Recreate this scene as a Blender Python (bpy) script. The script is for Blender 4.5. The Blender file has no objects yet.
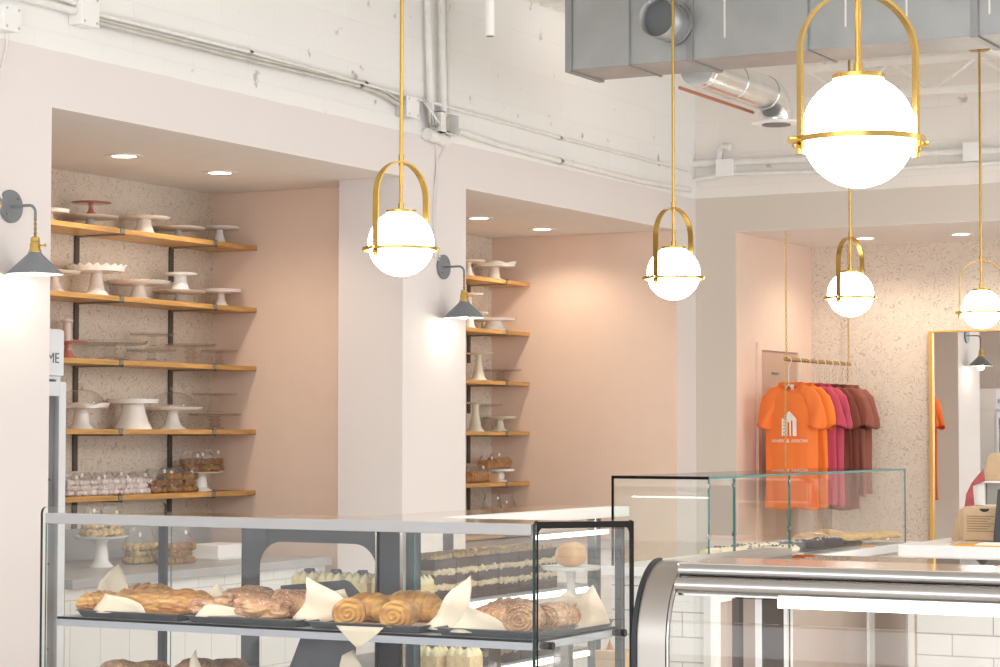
import bpy, bmesh, math, random
from mathutils import Vector, Matrix, noise
sc = bpy.context.scene
COL = sc.collection
PI = math.pi
random.seed(7)

# ------------------------------------------------------------------ camera
FPX, YAW, PIT, ROL = 2236.55, math.radians(28.428), math.radians(2.545), math.radians(0.051)
CAMZ = 1.5
fwd = Vector((-math.sin(YAW) * math.cos(PIT), math.cos(YAW) * math.cos(PIT), math.sin(PIT)))
rgt = Vector((math.cos(YAW), math.sin(YAW), 0))
upv = rgt.cross(fwd)
rgt, upv = rgt * math.cos(ROL) + upv * math.sin(ROL), -rgt * math.sin(ROL) + upv * math.cos(ROL)
cam_d = bpy.data.cameras.new('camera')
cam = bpy.data.objects.new('camera', cam_d)
COL.objects.link(cam)
cam_d.sensor_width = 36.0
cam_d.lens = FPX / 1000 * 36.0
cam_d.clip_end = 200
cam.matrix_world = Matrix(((rgt.x, upv.x, -fwd.x, 0), (rgt.y, upv.y, -fwd.y, 0), (rgt.z, upv.z, -fwd.z, CAMZ), (0, 0, 0, 1)))
sc.camera = cam


def at(px, py, X=None, Y=None, Z=None):
    """the point of a real plane (X=, Y= or Z=) seen at a photo pixel"""
    d = fwd + rgt * ((px - 500) / FPX) - upv * ((py - 333.5) / FPX)
    t = X / d.x if X is not None else Y / d.y if Y is not None else (Z - CAMZ) / d.z
    return Vector((0, 0, CAMZ)) + d * t


# ------------------------------------------------------------------ world, daylight, exposure
w = bpy.data.worlds.new('world')
sc.world = w
w.use_nodes = True
nt = w.node_tree
bg = nt.nodes['Background']
bg.inputs[0].default_value = (0.93, 0.97, 1.0, 1)
bg.inputs[1].default_value = 1.0
sc.view_settings.view_transform = 'Standard'
sc.view_settings.look = 'None'
sc.view_settings.gamma = 1.0
sc.view_settings.use_curve_mapping = False
sc.view_settings.exposure = 0.28
sc.cycles.transparent_max_bounces = 40
sc.cycles.max_bounces = 10
sc.cycles.diffuse_bounces = 6
sc.cycles.glossy_bounces = 6
sc.cycles.sample_clamp_indirect = 6.0
sc.cycles.caustics_reflective = False
sc.cycles.caustics_refractive = False


def area(name, loc, aim, sx, sy, power, col=(1, 1, 1)):
    l = bpy.data.lights.new(name, 'AREA')
    l.shape = 'RECTANGLE'
    l.size, l.size_y = sx, sy
    l.energy = power
    l.color = col
    o = bpy.data.objects.new(name, l)
    COL.objects.link(o)
    o.location = loc
    o.rotation_euler = (Vector(aim) - Vector(loc)).to_track_quat('-Z', 'Y').to_euler()
    return o


# daylight entering through the shopfront windows behind the camera and along the right side
area('daylight_front', (-1.0, -3.3, 2.0), (-1.0, 5, 1.7), 8.0, 2.6, 270, (0.88, 0.94, 1.0))
area('daylight_right_far', (5.3, 10.3, 2.0), (-4, 11.2, 1.9), 4.2, 2.6, 130, (0.98, 0.99, 1.0))
# added fill: three long unseen area lights overhead, right of the view
for _k in range(3):
    area('fill_light', (-0.3 + _k * 1.6, 6.9, 3.70), (-0.3 + _k * 1.6, 6.9, 0), 0.5, 8.5, 92, (1.0, 0.975, 0.94))


def point(name, loc, power, col, r=0.05, parent=None, spot=None):
    l = bpy.data.lights.new(name, 'SPOT' if spot else 'POINT')
    l.energy = power
    l.color = col
    l.shadow_soft_size = r
    if spot:
        l.spot_size = math.radians(spot)
        l.spot_blend = 0.6
    o = bpy.data.objects.new(name, l)
    COL.objects.link(o)
    o.location = loc
    if parent:
        o.parent = parent
    return o


# ------------------------------------------------------------------ materials
def N(m, t, **kw):
    n = m.node_tree.nodes.new(t)
    for k, v in kw.items():
        setattr(n, k, v)
    return n


def L(m, a, b):
    m.node_tree.links.new(a, b)


def mat(name, col, rough=0.5, metal=0.0, var=0.0, vscale=8.0, bump=0.0, bscale=60.0, stretch=None, emit=None, es=0.0,
        trans=0.0, coat=0.0, sheen=0.0, ior=1.45, sss=0.0):
    m = bpy.data.materials.new(name)
    m.use_nodes = True
    p = m.node_tree.nodes['Principled BSDF']
    p.inputs['Base Color'].default_value = (*col, 1)
    p.inputs['Roughness'].default_value = rough
    p.inputs['Metallic'].default_value = metal
    p.inputs['IOR'].default_value = ior
    p.inputs['Transmission Weight'].default_value = trans
    p.inputs['Coat Weight'].default_value = coat
    p.inputs['Sheen Weight'].default_value = sheen
    if emit:
        p.inputs['Emission Color'].default_value = (*emit, 1)
        p.inputs['Emission Strength'].default_value = es
    tc = N(m, 'ShaderNodeTexCoord')
    src = tc.outputs['Object']
    if stretch:
        mp = N(m, 'ShaderNodeMapping')
        mp.inputs['Scale'].default_value = stretch
        L(m, src, mp.inputs[0])
        src = mp.outputs[0]
    nz = N(m, 'ShaderNodeTexNoise')
    nz.inputs['Scale'].default_value = vscale
    nz.inputs['Detail'].default_value = 4
    L(m, src, nz.inputs['Vector'])
    rp = N(m, 'ShaderNodeValToRGB')
    v = max(var, 0.015)
    rp.color_ramp.elements[0].position = 0.3
    rp.color_ramp.elements[1].position = 0.7
    rp.color_ramp.elements[0].color = (*[c * (1 - v) for c in col], 1)
    rp.color_ramp.elements[1].color = (*[min(1, c * (1 + v)) for c in col], 1)
    L(m, nz.outputs[0], rp.inputs[0])
    L(m, rp.outputs[0], p.inputs['Base Color'])
    if bump:
        n2 = N(m, 'ShaderNodeTexNoise')
        n2.inputs['Scale'].default_value = bscale
        n2.inputs['Detail'].default_value = 3
        L(m, src, n2.inputs['Vector'])
        b = N(m, 'ShaderNodeBump')
        b.inputs['Strength'].default_value = bump
        b.inputs['Distance'].default_value = 0.01
        L(m, n2.outputs[0], b.inputs['Height'])
        L(m, b.outputs[0], p.inputs['Normal'])
    return m


def glass(name, tint=(1, 1, 1), ior=1.5, rough=0.0, haze=0.0):
    """thin pane: clear with a fresnel reflection"""
    m = bpy.data.materials.new(name)
    m.use_nodes = True
    m.node_tree.nodes.clear()
    out = N(m, 'ShaderNodeOutputMaterial')
    f0 = ((ior - 1) / (ior + 1)) ** 2
    ge = N(m, 'ShaderNodeNewGeometry')
    dt = N(m, 'ShaderNodeVectorMath', operation='DOT_PRODUCT')
    L(m, ge.outputs['Normal'], dt.inputs[0])
    L(m, ge.outputs['Incoming'], dt.inputs[1])
    ab = N(m, 'ShaderNodeMath', operation='ABSOLUTE')
    L(m, dt.outputs['Value'], ab.inputs[0])
    om = N(m, 'ShaderNodeMath', operation='SUBTRACT', use_clamp=True)
    om.inputs[0].default_value = 1
    L(m, ab.outputs[0], om.inputs[1])
    pw = N(m, 'ShaderNodeMath', operation='POWER')
    pw.inputs[1].default_value = 5
    L(m, om.outputs[0], pw.inputs[0])
    fr = N(m, 'ShaderNodeMath', operation='MULTIPLY_ADD')
    fr.inputs[1].default_value = 1 - f0
    fr.inputs[2].default_value = f0
    L(m, pw.outputs[0], fr.inputs[0])
    tr = N(m, 'ShaderNodeBsdfTransparent')
    tr.inputs[0].default_value = (*tint, 1)
    gl = N(m, 'ShaderNodeBsdfGlossy')
    gl.inputs['Roughness'].default_value = rough
    mx = N(m, 'ShaderNodeMixShader')
    L(m, fr.outputs[0], mx.inputs[0])
    base = tr.outputs[0]
    if haze:
        df = N(m, 'ShaderNodeBsdfDiffuse')
        df.inputs[0].default_value = (0.9, 0.9, 0.9, 1)
        m2 = N(m, 'ShaderNodeMixShader')
        m2.inputs[0].default_value = haze
        L(m, tr.outputs[0], m2.inputs[1])
        L(m, df.outputs[0], m2.inputs[2])
        base = m2.outputs[0]
    L(m, base, mx.inputs[1])
    L(m, gl.outputs[0], mx.inputs[2])
    L(m, mx.outputs[0], out.inputs[0])
    return m


M = {}
PINK = (0.765, 0.715, 0.70)
M['pink'] = mat('pink_wall_paint', PINK, 0.75, bump=0.05, bscale=180, var=0.01)
M['pink_warm_lit'] = mat('pink_paint_warm_lit', (0.84, 0.665, 0.56), 0.75, bump=0.05, bscale=180, var=0.01)  # same pink wall paint, with the downlights' warm glow put into its colour
M['soffit'] = mat('soffit_paint', (0.88, 0.84, 0.80), 0.8)
M['greige'] = mat('greige_wall_paint', (0.60, 0.545, 0.50), 0.8, bump=0.04, bscale=150)
M['white_paint'] = mat('white_ceiling_paint', (0.87, 0.85, 0.82), 0.7, var=0.03, vscale=3)
M['pipe_white'] = mat('painted_conduit', (0.80, 0.79, 0.76), 0.45, var=0.05, vscale=15)
M['box_white'] = mat('painted_box', (0.86, 0.855, 0.84), 0.5)
M['pipe_grey'] = mat('bare_conduit', (0.62, 0.62, 0.60), 0.35, 0.7, var=0.1)
M['floor'] = mat('concrete_floor', (0.74, 0.70, 0.66), 0.4, var=0.05, vscale=2)
M['gold'] = mat('brushed_brass', (0.52, 0.335, 0.09), 0.27, 1.0, var=0.05)
M['brass_y'] = mat('bright_brass', (0.62, 0.43, 0.14), 0.3, 1.0)
M['globe'] = mat('opal_glass_lit', (1, 1, 1), 0.3, emit=(1.0, 0.95, 0.87), es=15.0)
M['grey_metal'] = mat('slate_grey_enamel', (0.19, 0.205, 0.225), 0.45, 0.0)
M['cord_gold'] = mat('twisted_cloth_cord', (0.33, 0.22, 0.10), 0.7, var=0.35, vscale=120)
M['shade_in'] = mat('shade_inside', (0.95, 0.93, 0.88), 0.5)
M['bulb'] = mat('lit_bulb', (1, 1, 1), 0.4, emit=(1, 0.90, 0.74), es=14)
M['down'] = mat('lit_downlight', (1, 1, 1), 0.4, emit=(1, 0.92, 0.80), es=6)
M['trimw'] = mat('white_trim', (0.88, 0.86, 0.83), 0.4)
M['duct'] = mat('galvanised_steel', (0.42, 0.435, 0.44), 0.42, 0.75, var=0.09, vscale=5, bump=0.03, bscale=30)
M['duct_edge'] = mat('galvanised_flange', (0.34, 0.345, 0.345), 0.4, 0.7)
M['duct_dark'] = mat('duct_inside', (0.20, 0.21, 0.22), 0.5, 0.5)
M['spiral'] = mat('spiral_duct', (0.80, 0.82, 0.83), 0.22, 0.95, var=0.06, bump=0.08, bscale=20)
M['bracket'] = mat('dark_bronze_steel', (0.12, 0.10, 0.085), 0.5, 0.3)
M['clip'] = mat('steel_shelf_clip', (0.30, 0.28, 0.24), 0.45, 0.6)
M['wood'] = mat('oak_board', (0.56, 0.31, 0.10), 0.45, var=0.28, vscale=5, stretch=(6, 1.2, 10), coat=0.1)
M['ceramic'] = mat('white_ceramic', (0.88, 0.87, 0.855), 0.22, coat=0.3)
M['ceramic_grey'] = mat('greyish_ceramic', (0.66, 0.64, 0.62), 0.3, coat=0.2)
M['ceramic_pinkish'] = mat('blush_ceramic', (0.84, 0.72, 0.66), 0.28, coat=0.2)
M['ceramic_green'] = mat('celadon_ceramic', (0.76, 0.76, 0.66), 0.28, coat=0.2)
M['glass'] = glass('clear_pane', (0.992, 0.998, 0.995), 1.45)
M['glass_ware'] = glass('clear_glassware', (0.95, 0.95, 0.94), 1.6, 0.03)
M['dome_glass'] = glass('thin_dome_glass', (0.975, 0.975, 0.97), 1.45, 0.02)
M['pink_glass'] = mat('pink_pressed_glass', (0.80, 0.33, 0.28), 0.15, trans=0.35, coat=0.5)
M['glass_low'] = glass('coated_curved_pane', (0.97, 0.96, 0.95), 1.28)
M['glass_glare'] = glass('green_glare_pane', (0.95, 0.98, 0.955), 1.62, 0.0, 0.05)  # haze and greenish tint stand in for a bright window mirrored in the pane
M['film'] = glass('cellophane', (0.985, 0.985, 0.985), 1.5, 0.10, 0.05)
M['edge'] = mat('green_glass_edge', (0.045, 0.20, 0.19), 0.15, coat=0.4)
M['edge_dark'] = mat('dark_glass_edge', (0.012, 0.03, 0.03), 0.2)
M['steel'] = mat('stainless_steel', (0.36, 0.345, 0.33), 0.22, 1.0, var=0.03)
M['steel_sat'] = mat('satin_stainless', (0.40, 0.395, 0.395), 0.5, 0.2)
M['steel_mir'] = mat('polished_stainless', (0.62, 0.58, 0.54), 0.10, 1.0)
M['steel_band'] = mat('brushed_end_band', (0.33, 0.30, 0.27), 0.36, 1.0)
M['post_brown'] = mat('bronze_post', (0.075, 0.052, 0.04), 0.4)
M['frit'] = mat('black_enamel_border', (0.006, 0.006, 0.007), 0.6)
M['frit'].node_tree.nodes['Principled BSDF'].inputs['Specular IOR Level'].default_value = 0.12
M['frit_grey'] = mat('grey_enamel_border', (0.05, 0.062, 0.07), 0.6)
M['frit_grey'].node_tree.nodes['Principled BSDF'].inputs['Specular IOR Level'].default_value = 0.2
M['dark_post'] = mat('dark_grey_post', (0.075, 0.085, 0.10), 0.45, 0.2)
M['shelf_alu'] = mat('anodised_shelf', (0.40, 0.42, 0.46), 0.4, 0.3)
M['rubber'] = mat('black_rubber', (0.012, 0.012, 0.015), 0.5)
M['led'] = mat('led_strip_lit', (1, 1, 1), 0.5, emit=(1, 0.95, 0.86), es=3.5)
M['tray'] = mat('worn_sheet_pan', (0.12, 0.13, 0.145), 0.42, 0.6, var=0.15, vscale=20)
M['paper'] = mat('baking_parchment', (0.72, 0.62, 0.48), 0.65, sheen=0.1)
M['paper_w'] = mat('white_paper', (0.88, 0.87, 0.85), 0.6)
M['kraft'] = mat('kraft_card', (0.56, 0.40, 0.25), 0.8, var=0.06, vscale=30)
M['kraft_dark'] = mat('kraft_print', (0.24, 0.16, 0.09), 0.8)
M['orange_paper'] = mat('orange_paper', (0.85, 0.38, 0.06), 0.6)
M['black'] = mat('black_plastic', (0.045, 0.045, 0.05), 0.4)
M['counter_white'] = mat('white_quartz', (0.80, 0.79, 0.79), 0.3, var=0.02)
M['counter_grey'] = mat('grey_worktop', (0.40, 0.40, 0.41), 0.35, var=0.05)
M['fridge'] = mat('white_enamel', (0.80, 0.83, 0.88), 0.35)
M['fridge_dark'] = mat('fridge_interior', (0.16, 0.22, 0.32), 0.5)
M['ink'] = mat('grey_lettering', (0.16, 0.16, 0.17), 0.6)
M['mirror'] = mat('mirror_silver', (0.90, 0.90, 0.89), 0.01, 1.0)
M['gold_frame'] = mat('gilt_frame', (0.80, 0.50, 0.16), 0.4, 0.6)
M['door'] = mat('blush_door', (0.60, 0.42, 0.33), 0.6)
M['orange'] = mat('orange_jersey', (0.90, 0.21, 0.045), 0.85, sheen=0.05, bump=0.05, bscale=500)
M['orange2'] = mat('bright_orange_jersey', (0.92, 0.24, 0.035), 0.85, sheen=0.05)
M['magenta'] = mat('raspberry_jersey', (0.56, 0.075, 0.13), 0.85, sheen=0.05)
M['maroon'] = mat('brick_red_jersey', (0.19, 0.045, 0.028), 0.85, sheen=0.05)
M['mauve'] = mat('dusty_rose_jersey', (0.31, 0.105, 0.08), 0.85, sheen=0.05)
M['print'] = mat('cream_print', (0.88, 0.82, 0.76), 0.7)
M['hanger'] = mat('clear_plastic', (0.85, 0.83, 0.80), 0.15, coat=0.5)
M['towel'] = mat('red_checked_cloth', (0.42, 0.10, 0.10), 0.85, var=0.2, vscale=40)
M['panel_taupe'] = mat('taupe_panel', (0.42, 0.33, 0.28), 0.4)
M['blueberry'] = mat('blueberries', (0.05, 0.06, 0.12), 0.4)
M['cream'] = mat('whipped_cream', (0.88, 0.78, 0.50), 0.5, var=0.04, bump=0.2, bscale=60)
M['sponge'] = mat('yellow_sponge', (0.80, 0.62, 0.34), 0.8, var=0.15, vscale=60)
M['chocolate'] = mat('chocolate_sponge', (0.075, 0.045, 0.045), 0.7, var=0.3, vscale=60, bump=0.3, bscale=150)
M['crumb'] = mat('caramel_crumb', (0.66, 0.44, 0.21), 0.7, var=0.4, vscale=90, bump=0.5, bscale=150)
M['filling'] = mat('vanilla_filling', (0.82, 0.68, 0.44), 0.6, var=0.15, vscale=70)
M['cookie'] = mat('golden_cookie', (0.72, 0.47, 0.19), 0.75, var=0.22, vscale=35, bump=0.3, bscale=90)
M['biscuit'] = mat('brown_biscuit', (0.33, 0.165, 0.055), 0.7, var=0.4, vscale=30, bump=0.3, bscale=90)
M['meringue'] = mat('pink_white_meringue', (0.82, 0.75, 0.73), 0.6, var=0.1, vscale=30, bump=0.3, bscale=60)
M['bread'] = mat('sliced_loaf_crust', (0.50, 0.25, 0.08), 0.7, var=0.3, vscale=30)
M['straw'] = mat('straw_coloured_biscotti', (0.62, 0.45, 0.24), 0.75, var=0.25, vscale=40, bump=0.3)
M['choc_dark'] = mat('dark_chocolate_cake', (0.022, 0.010, 0.012), 0.6, bump=0.4, bscale=120)
M['sprinkle'] = mat('pale_sprinkles', (0.75, 0.76, 0.80), 0.6, var=0.5, vscale=150)
M['nougat'] = mat('studded_granola', (0.80, 0.68, 0.48), 0.7, var=0.1, vscale=30, bump=0.3)
M['tag'] = mat('white_sticker', (0.92, 0.90, 0.87), 0.5)


def pastry_mat(name, light, dark, scale=14, stretch=(1, 1, 1), sugar=0.0, bands=0.0, topk=12.0):
    m = mat(name, light, 0.45, bump=0.35, bscale=70, coat=0.15)
    nt = m.node_tree
    rp = [n for n in nt.nodes if n.type == 'VALTORGB'][0]
    nz = [n for n in nt.nodes if n.type == 'TEX_NOISE'][0]
    nz.inputs['Scale'].default_value = scale
    nz.inputs['Detail'].default_value = 6
    nz.inputs['Distortion'].default_value = 0.8
    rp.color_ramp.elements[0].position = 0.36
    rp.color_ramp.elements[1].position = 0.62
    rp.color_ramp.elements[0].color = (*dark, 1)
    rp.color_ramp.elements[1].color = (*light, 1)
    mp = N(m, 'ShaderNodeMapping')
    mp.inputs['Scale'].default_value = stretch
    tc = [n for n in nt.nodes if n.type == 'TEX_COORD'][0]
    L(m, tc.outputs['Object'], mp.inputs[0])
    L(m, mp.outputs[0], nz.inputs['Vector'])
    if bands:
        wv = N(m, 'ShaderNodeTexWave')
        wv.bands_direction = 'Z'
        wv.inputs['Scale'].default_value = bands
        wv.inputs['Distortion'].default_value = 7
        wv.inputs['Detail'].default_value = 3
        wv.inputs['Detail Scale'].default_value = 1.2
        L(m, tc.outputs['Object'], wv.inputs['Vector'])
        ge = N(m, 'ShaderNodeNewGeometry')
        sx = N(m, 'ShaderNodeSeparateXYZ')
        L(m, tc.outputs['Object'], sx.inputs[0])
        ml = N(m, 'ShaderNodeMath', operation='MULTIPLY_ADD')
        ml.inputs[1].default_value = topk
        L(m, sx.outputs[2], ml.inputs[0])
        w2 = N(m, 'ShaderNodeMath', operation='MULTIPLY_ADD')
        w2.inputs[1].default_value = -.45
        w2.inputs[2].default_value = -.08
        L(m, wv.outputs[1], w2.inputs[0])
        L(m, w2.outputs[0], ml.inputs[2])
        cr = N(m, 'ShaderNodeMath', operation='MAXIMUM', use_clamp=True)
        cr.inputs[1].default_value = 0
        L(m, ml.outputs[0], cr.inputs[0])
        m0 = N(m, 'ShaderNodeMixRGB')
        m0.inputs[2].default_value = (*[c * .55 for c in dark], 1)
        L(m, cr.outputs[0], m0.inputs[0])
        L(m, rp.outputs[0], m0.inputs[1])
        L(m, m0.outputs[0], nt.nodes['Principled BSDF'].inputs['Base Color'])
        rp = m0
    if sugar:
        vz = N(m, 'ShaderNodeTexNoise')
        vz.inputs['Scale'].default_value = 240
        L(m, tc.outputs['Object'], vz.inputs['Vector'])
        r2 = N(m, 'ShaderNodeValToRGB')
        r2.color_ramp.elements[0].position = 0.60 - sugar
        r2.color_ramp.elements[1].position = 0.66 - sugar
        L(m, vz.outputs[0], r2.inputs[0])
        mx = N(m, 'ShaderNodeMixRGB')
        mx.inputs[2].default_value = (0.74, 0.56, 0.48, 1)
        L(m, r2.outputs[0], mx.inputs[0])
        L(m, rp.outputs[0], mx.inputs[1])
        L(m, mx.outputs[0], nt.nodes['Principled BSDF'].inputs['Base Color'])
    return m


M['flaky'] = pastry_mat('flaky_golden_pastry', (0.78, 0.46, 0.14), (0.42, 0.17, 0.06), 9, (1, 1, 5), bands=26, topk=14)
M['almond'] = pastry_mat('sugared_almond_pastry', (0.68, 0.40, 0.19), (0.36, 0.15, 0.07), 16, (1, 1, 1.5), 0.02, bands=10, topk=10)
M['croissant'] = pastry_mat('croissant_crust', (0.80, 0.47, 0.14), (0.52, 0.24, 0.07), 10, (2, 1, 2), bands=14, topk=9)
M['cinn'] = pastry_mat('cinnamon_dusted_crust', (0.60, 0.37, 0.20), (0.33, 0.16, 0.08), 14, (2, 1, 2), 0.01, bands=16, topk=9)
M['bun'] = pastry_mat('pale_bun_crust', (0.78, 0.50, 0.27), (0.58, 0.32, 0.14), 8)


def wallpaper():
    m = mat('floral_wallpaper', (0.66, 0.58, 0.49), 0.75)
    p = m.node_tree.nodes['Principled BSDF']
    tc = N(m, 'ShaderNodeTexCoord')
    # swirling outlines: contour lines of distorted cell distance
    nz = N(m, 'ShaderNodeTexNoise')
    nz.inputs['Scale'].default_value = 18
    nz.inputs['Detail'].default_value = 2
    L(m, tc.outputs['Object'], nz.inputs['Vector'])
    mixv = N(m, 'ShaderNodeMixRGB')
    mixv.blend_type = 'ADD'
    mixv.inputs[0].default_value = 0.09
    L(m, tc.outputs['Object'], mixv.inputs[1])
    L(m, nz.outputs['Color'], mixv.inputs[2])
    vo = N(m, 'ShaderNodeTexVoronoi')
    vo.inputs['Scale'].default_value = 11.0
    L(m, mixv.outputs[0], vo.inputs['Vector'])
    mul = N(m, 'ShaderNodeMath', operation='MULTIPLY')
    mul.inputs[1].default_value = 5.2
    L(m, vo.outputs['Distance'], mul.inputs[0])
    fr = N(m, 'ShaderNodeMath', operation='FRACT')
    L(m, mul.outputs[0], fr.inputs[0])
    r = N(m, 'ShaderNodeValToRGB')
    r.color_ramp.elements[0].position = 0.0
    r.color_ramp.elements[0].color = (1, 1, 1, 1)
    r.color_ramp.elements[1].position = 0.28
    r.color_ramp.elements[1].color = (0, 0, 0, 1)
    L(m, fr.outputs[0], r.inputs[0])
    n2 = N(m, 'ShaderNodeTexNoise')
    n2.inputs['Scale'].default_value = 22
    L(m, tc.outputs['Object'], n2.inputs['Vector'])
    r2 = N(m, 'ShaderNodeValToRGB')
    r2.color_ramp.elements[0].position = 0.36
    r2.color_ramp.elements[1].position = 0.50
    L(m, n2.outputs[0], r2.inputs[0])
    mm = N(m, 'ShaderNodeMath', operation='MULTIPLY')
    L(m, r.outputs[0], mm.inputs[0])
    L(m, r2.outputs[0], mm.inputs[1])
    mx = N(m, 'ShaderNodeMixRGB')
    mx.inputs[1].default_value = (0.75, 0.665, 0.575, 1)
    mx.inputs[2].default_value = (0.44, 0.375, 0.32, 1)
    L(m, mm.outputs[0], mx.inputs[0])
    L(m, mx.outputs[0], p.inputs['Base Color'])
    return m


M['wallpaper'] = wallpaper()


def two_tone(name, low, high, zsplit, block=True):
    """painted masonry: smooth colour below zsplit, white painted block above"""
    m = mat(name, low, 0.75)
    p = m.node_tree.nodes['Principled BSDF']
    tc = N(m, 'ShaderNodeTexCoord')
    sp = N(m, 'ShaderNodeSeparateXYZ')
    L(m, tc.outputs['Object'], sp.inputs[0])
    # wobble of the paint line
    nz = N(m, 'ShaderNodeTexNoise')
    nz.inputs['Scale'].default_value = 6
    L(m, tc.outputs['Object'], nz.inputs['Vector'])
    ma = N(m, 'ShaderNodeMath', operation='MULTIPLY_ADD')
    ma.inputs[1].default_value = 0.012
    L(m, nz.outputs[0], ma.inputs[0])
    L(m, sp.outputs[2], ma.inputs[2])
    gt = N(m, 'ShaderNodeMath', operation='GREATER_THAN')
    gt.inputs[1].default_value = zsplit
    L(m, ma.outputs[0], gt.inputs[0])
    # block pattern on (x+y, z)
    ad = N(m, 'ShaderNodeMath', operation='ADD')
    L(m, sp.outputs[0], ad.inputs[0])
    L(m, sp.outputs[1], ad.inputs[1])
    cb = N(m, 'ShaderNodeCombineXYZ')
    L(m, ad.outputs[0], cb.inputs[0])
    L(m, sp.outputs[2], cb.inputs[1])
    br = N(m, 'ShaderNodeTexBrick')
    br.inputs['Scale'].default_value = 1
    br.inputs['Mortar Size'].default_value = 0.006
    br.inputs['Mortar Smooth'].default_value = 0.6
    br.inputs['Brick Width'].default_value = 0.405
    br.inputs['Row Height'].default_value = 0.203
    br.inputs['Color1'].default_value = (*high, 1)
    br.inputs['Color2'].default_value = (*[c * 0.98 for c in high], 1)
    br.inputs['Mortar'].default_value = (*[c * 0.965 for c in high], 1)
    L(m, cb.outputs[0], br.inputs['Vector'])
    # chips and stains
    n3 = N(m, 'ShaderNodeTexNoise')
    n3.inputs['Scale'].default_value = 9
    n3.inputs['Detail'].default_value = 8
    L(m, tc.outputs['Object'], n3.inputs['Vector'])
    r3 = N(m, 'ShaderNodeValToRGB')
    r3.color_ramp.elements[0].position = 0.68
    r3.color_ramp.elements[1].position = 0.74
    L(m, n3.outputs[0], r3.inputs[0])
    st = N(m, 'ShaderNodeMixRGB')
    st.inputs[2].default_value = (0.50, 0.47, 0.43, 1)
    L(m, r3.outputs[0], st.inputs[0])
    L(m, br.outputs[0], st.inputs[1])
    mx = N(m, 'ShaderNodeMixRGB')
    mx.inputs[1].default_value = (*low, 1)
    L(m, gt.outputs[0], mx.inputs[0])
    L(m, st.outputs[0], mx.inputs[2])
    L(m, mx.outputs[0], p.inputs['Base Color'])
    # bump only on the block part
    inv = N(m, 'ShaderNodeMath', operation='MULTIPLY')
    L(m, br.outputs['Fac'], inv.inputs[0])
    L(m, gt.outputs[0], inv.inputs[1])
    b = N(m, 'ShaderNodeBump', invert=True)
    b.inputs['Strength'].default_value = 0.2
    b.inputs['Distance'].default_value = 0.004
    L(m, inv.outputs[0], b.inputs['Height'])
    L(m, b.outputs[0], p.inputs['Normal'])
    return m


M['wallA'] = two_tone('pink_under_white_block', PINK, (0.86, 0.855, 0.84), 2.98)
M['wallB'] = two_tone('greige_under_white_block', (0.665, 0.60, 0.535), (0.84, 0.80, 0.755), 2.98)


def tile_mat(name, col, bw, bh, grout):
    m = mat(name, col, 0.2)
    p = m.node_tree.nodes['Principled BSDF']
    tc = N(m, 'ShaderNodeTexCoord')
    sp = N(m, 'ShaderNodeSeparateXYZ')
    L(m, tc.outputs['Object'], sp.inputs[0])
    ad = N(m, 'ShaderNodeMath', operation='ADD')
    L(m, sp.outputs[0], ad.inputs[0])
    L(m, sp.outputs[1], ad.inputs[1])
    cb = N(m, 'ShaderNodeCombineXYZ')
    L(m, ad.outputs[0], cb.inputs[0])
    L(m, sp.outputs[2], cb.inputs[1])
    br = N(m, 'ShaderNodeTexBrick')
    br.inputs['Scale'].default_value = 1
    br.inputs['Mortar Size'].default_value = 0.0022
    br.inputs['Brick Width'].default_value = bw
    br.inputs['Row Height'].default_value = bh
    br.inputs['Color1'].default_value = (*col, 1)
    br.inputs['Color2'].default_value = (*[c * 0.97 for c in col], 1)
    br.inputs['Mortar'].default_value = (*grout, 1)
    L(m, cb.outputs[0], br.inputs['Vector'])
    L(m, br.outputs[0], p.inputs['Base Color'])
    return m


M['tile'] = tile_mat('white_wall_tile', (0.78, 0.765, 0.74), 0.30, 0.078, (0.40, 0.38, 0.36))
M['tile_big'] = tile_mat('white_panel_tile', (0.80, 0.80, 0.79), 0.20, 0.40, (0.55, 0.53, 0.50))


# ------------------------------------------------------------------ mesh helpers
def lk(o, parent=None):
    COL.objects.link(o)
    if parent:
        o.parent = parent
    return o


def wloc(p):
    v = Vector((0, 0, 0))
    while p:
        v += Vector(p.location)
        p = p.parent
    return v


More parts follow.
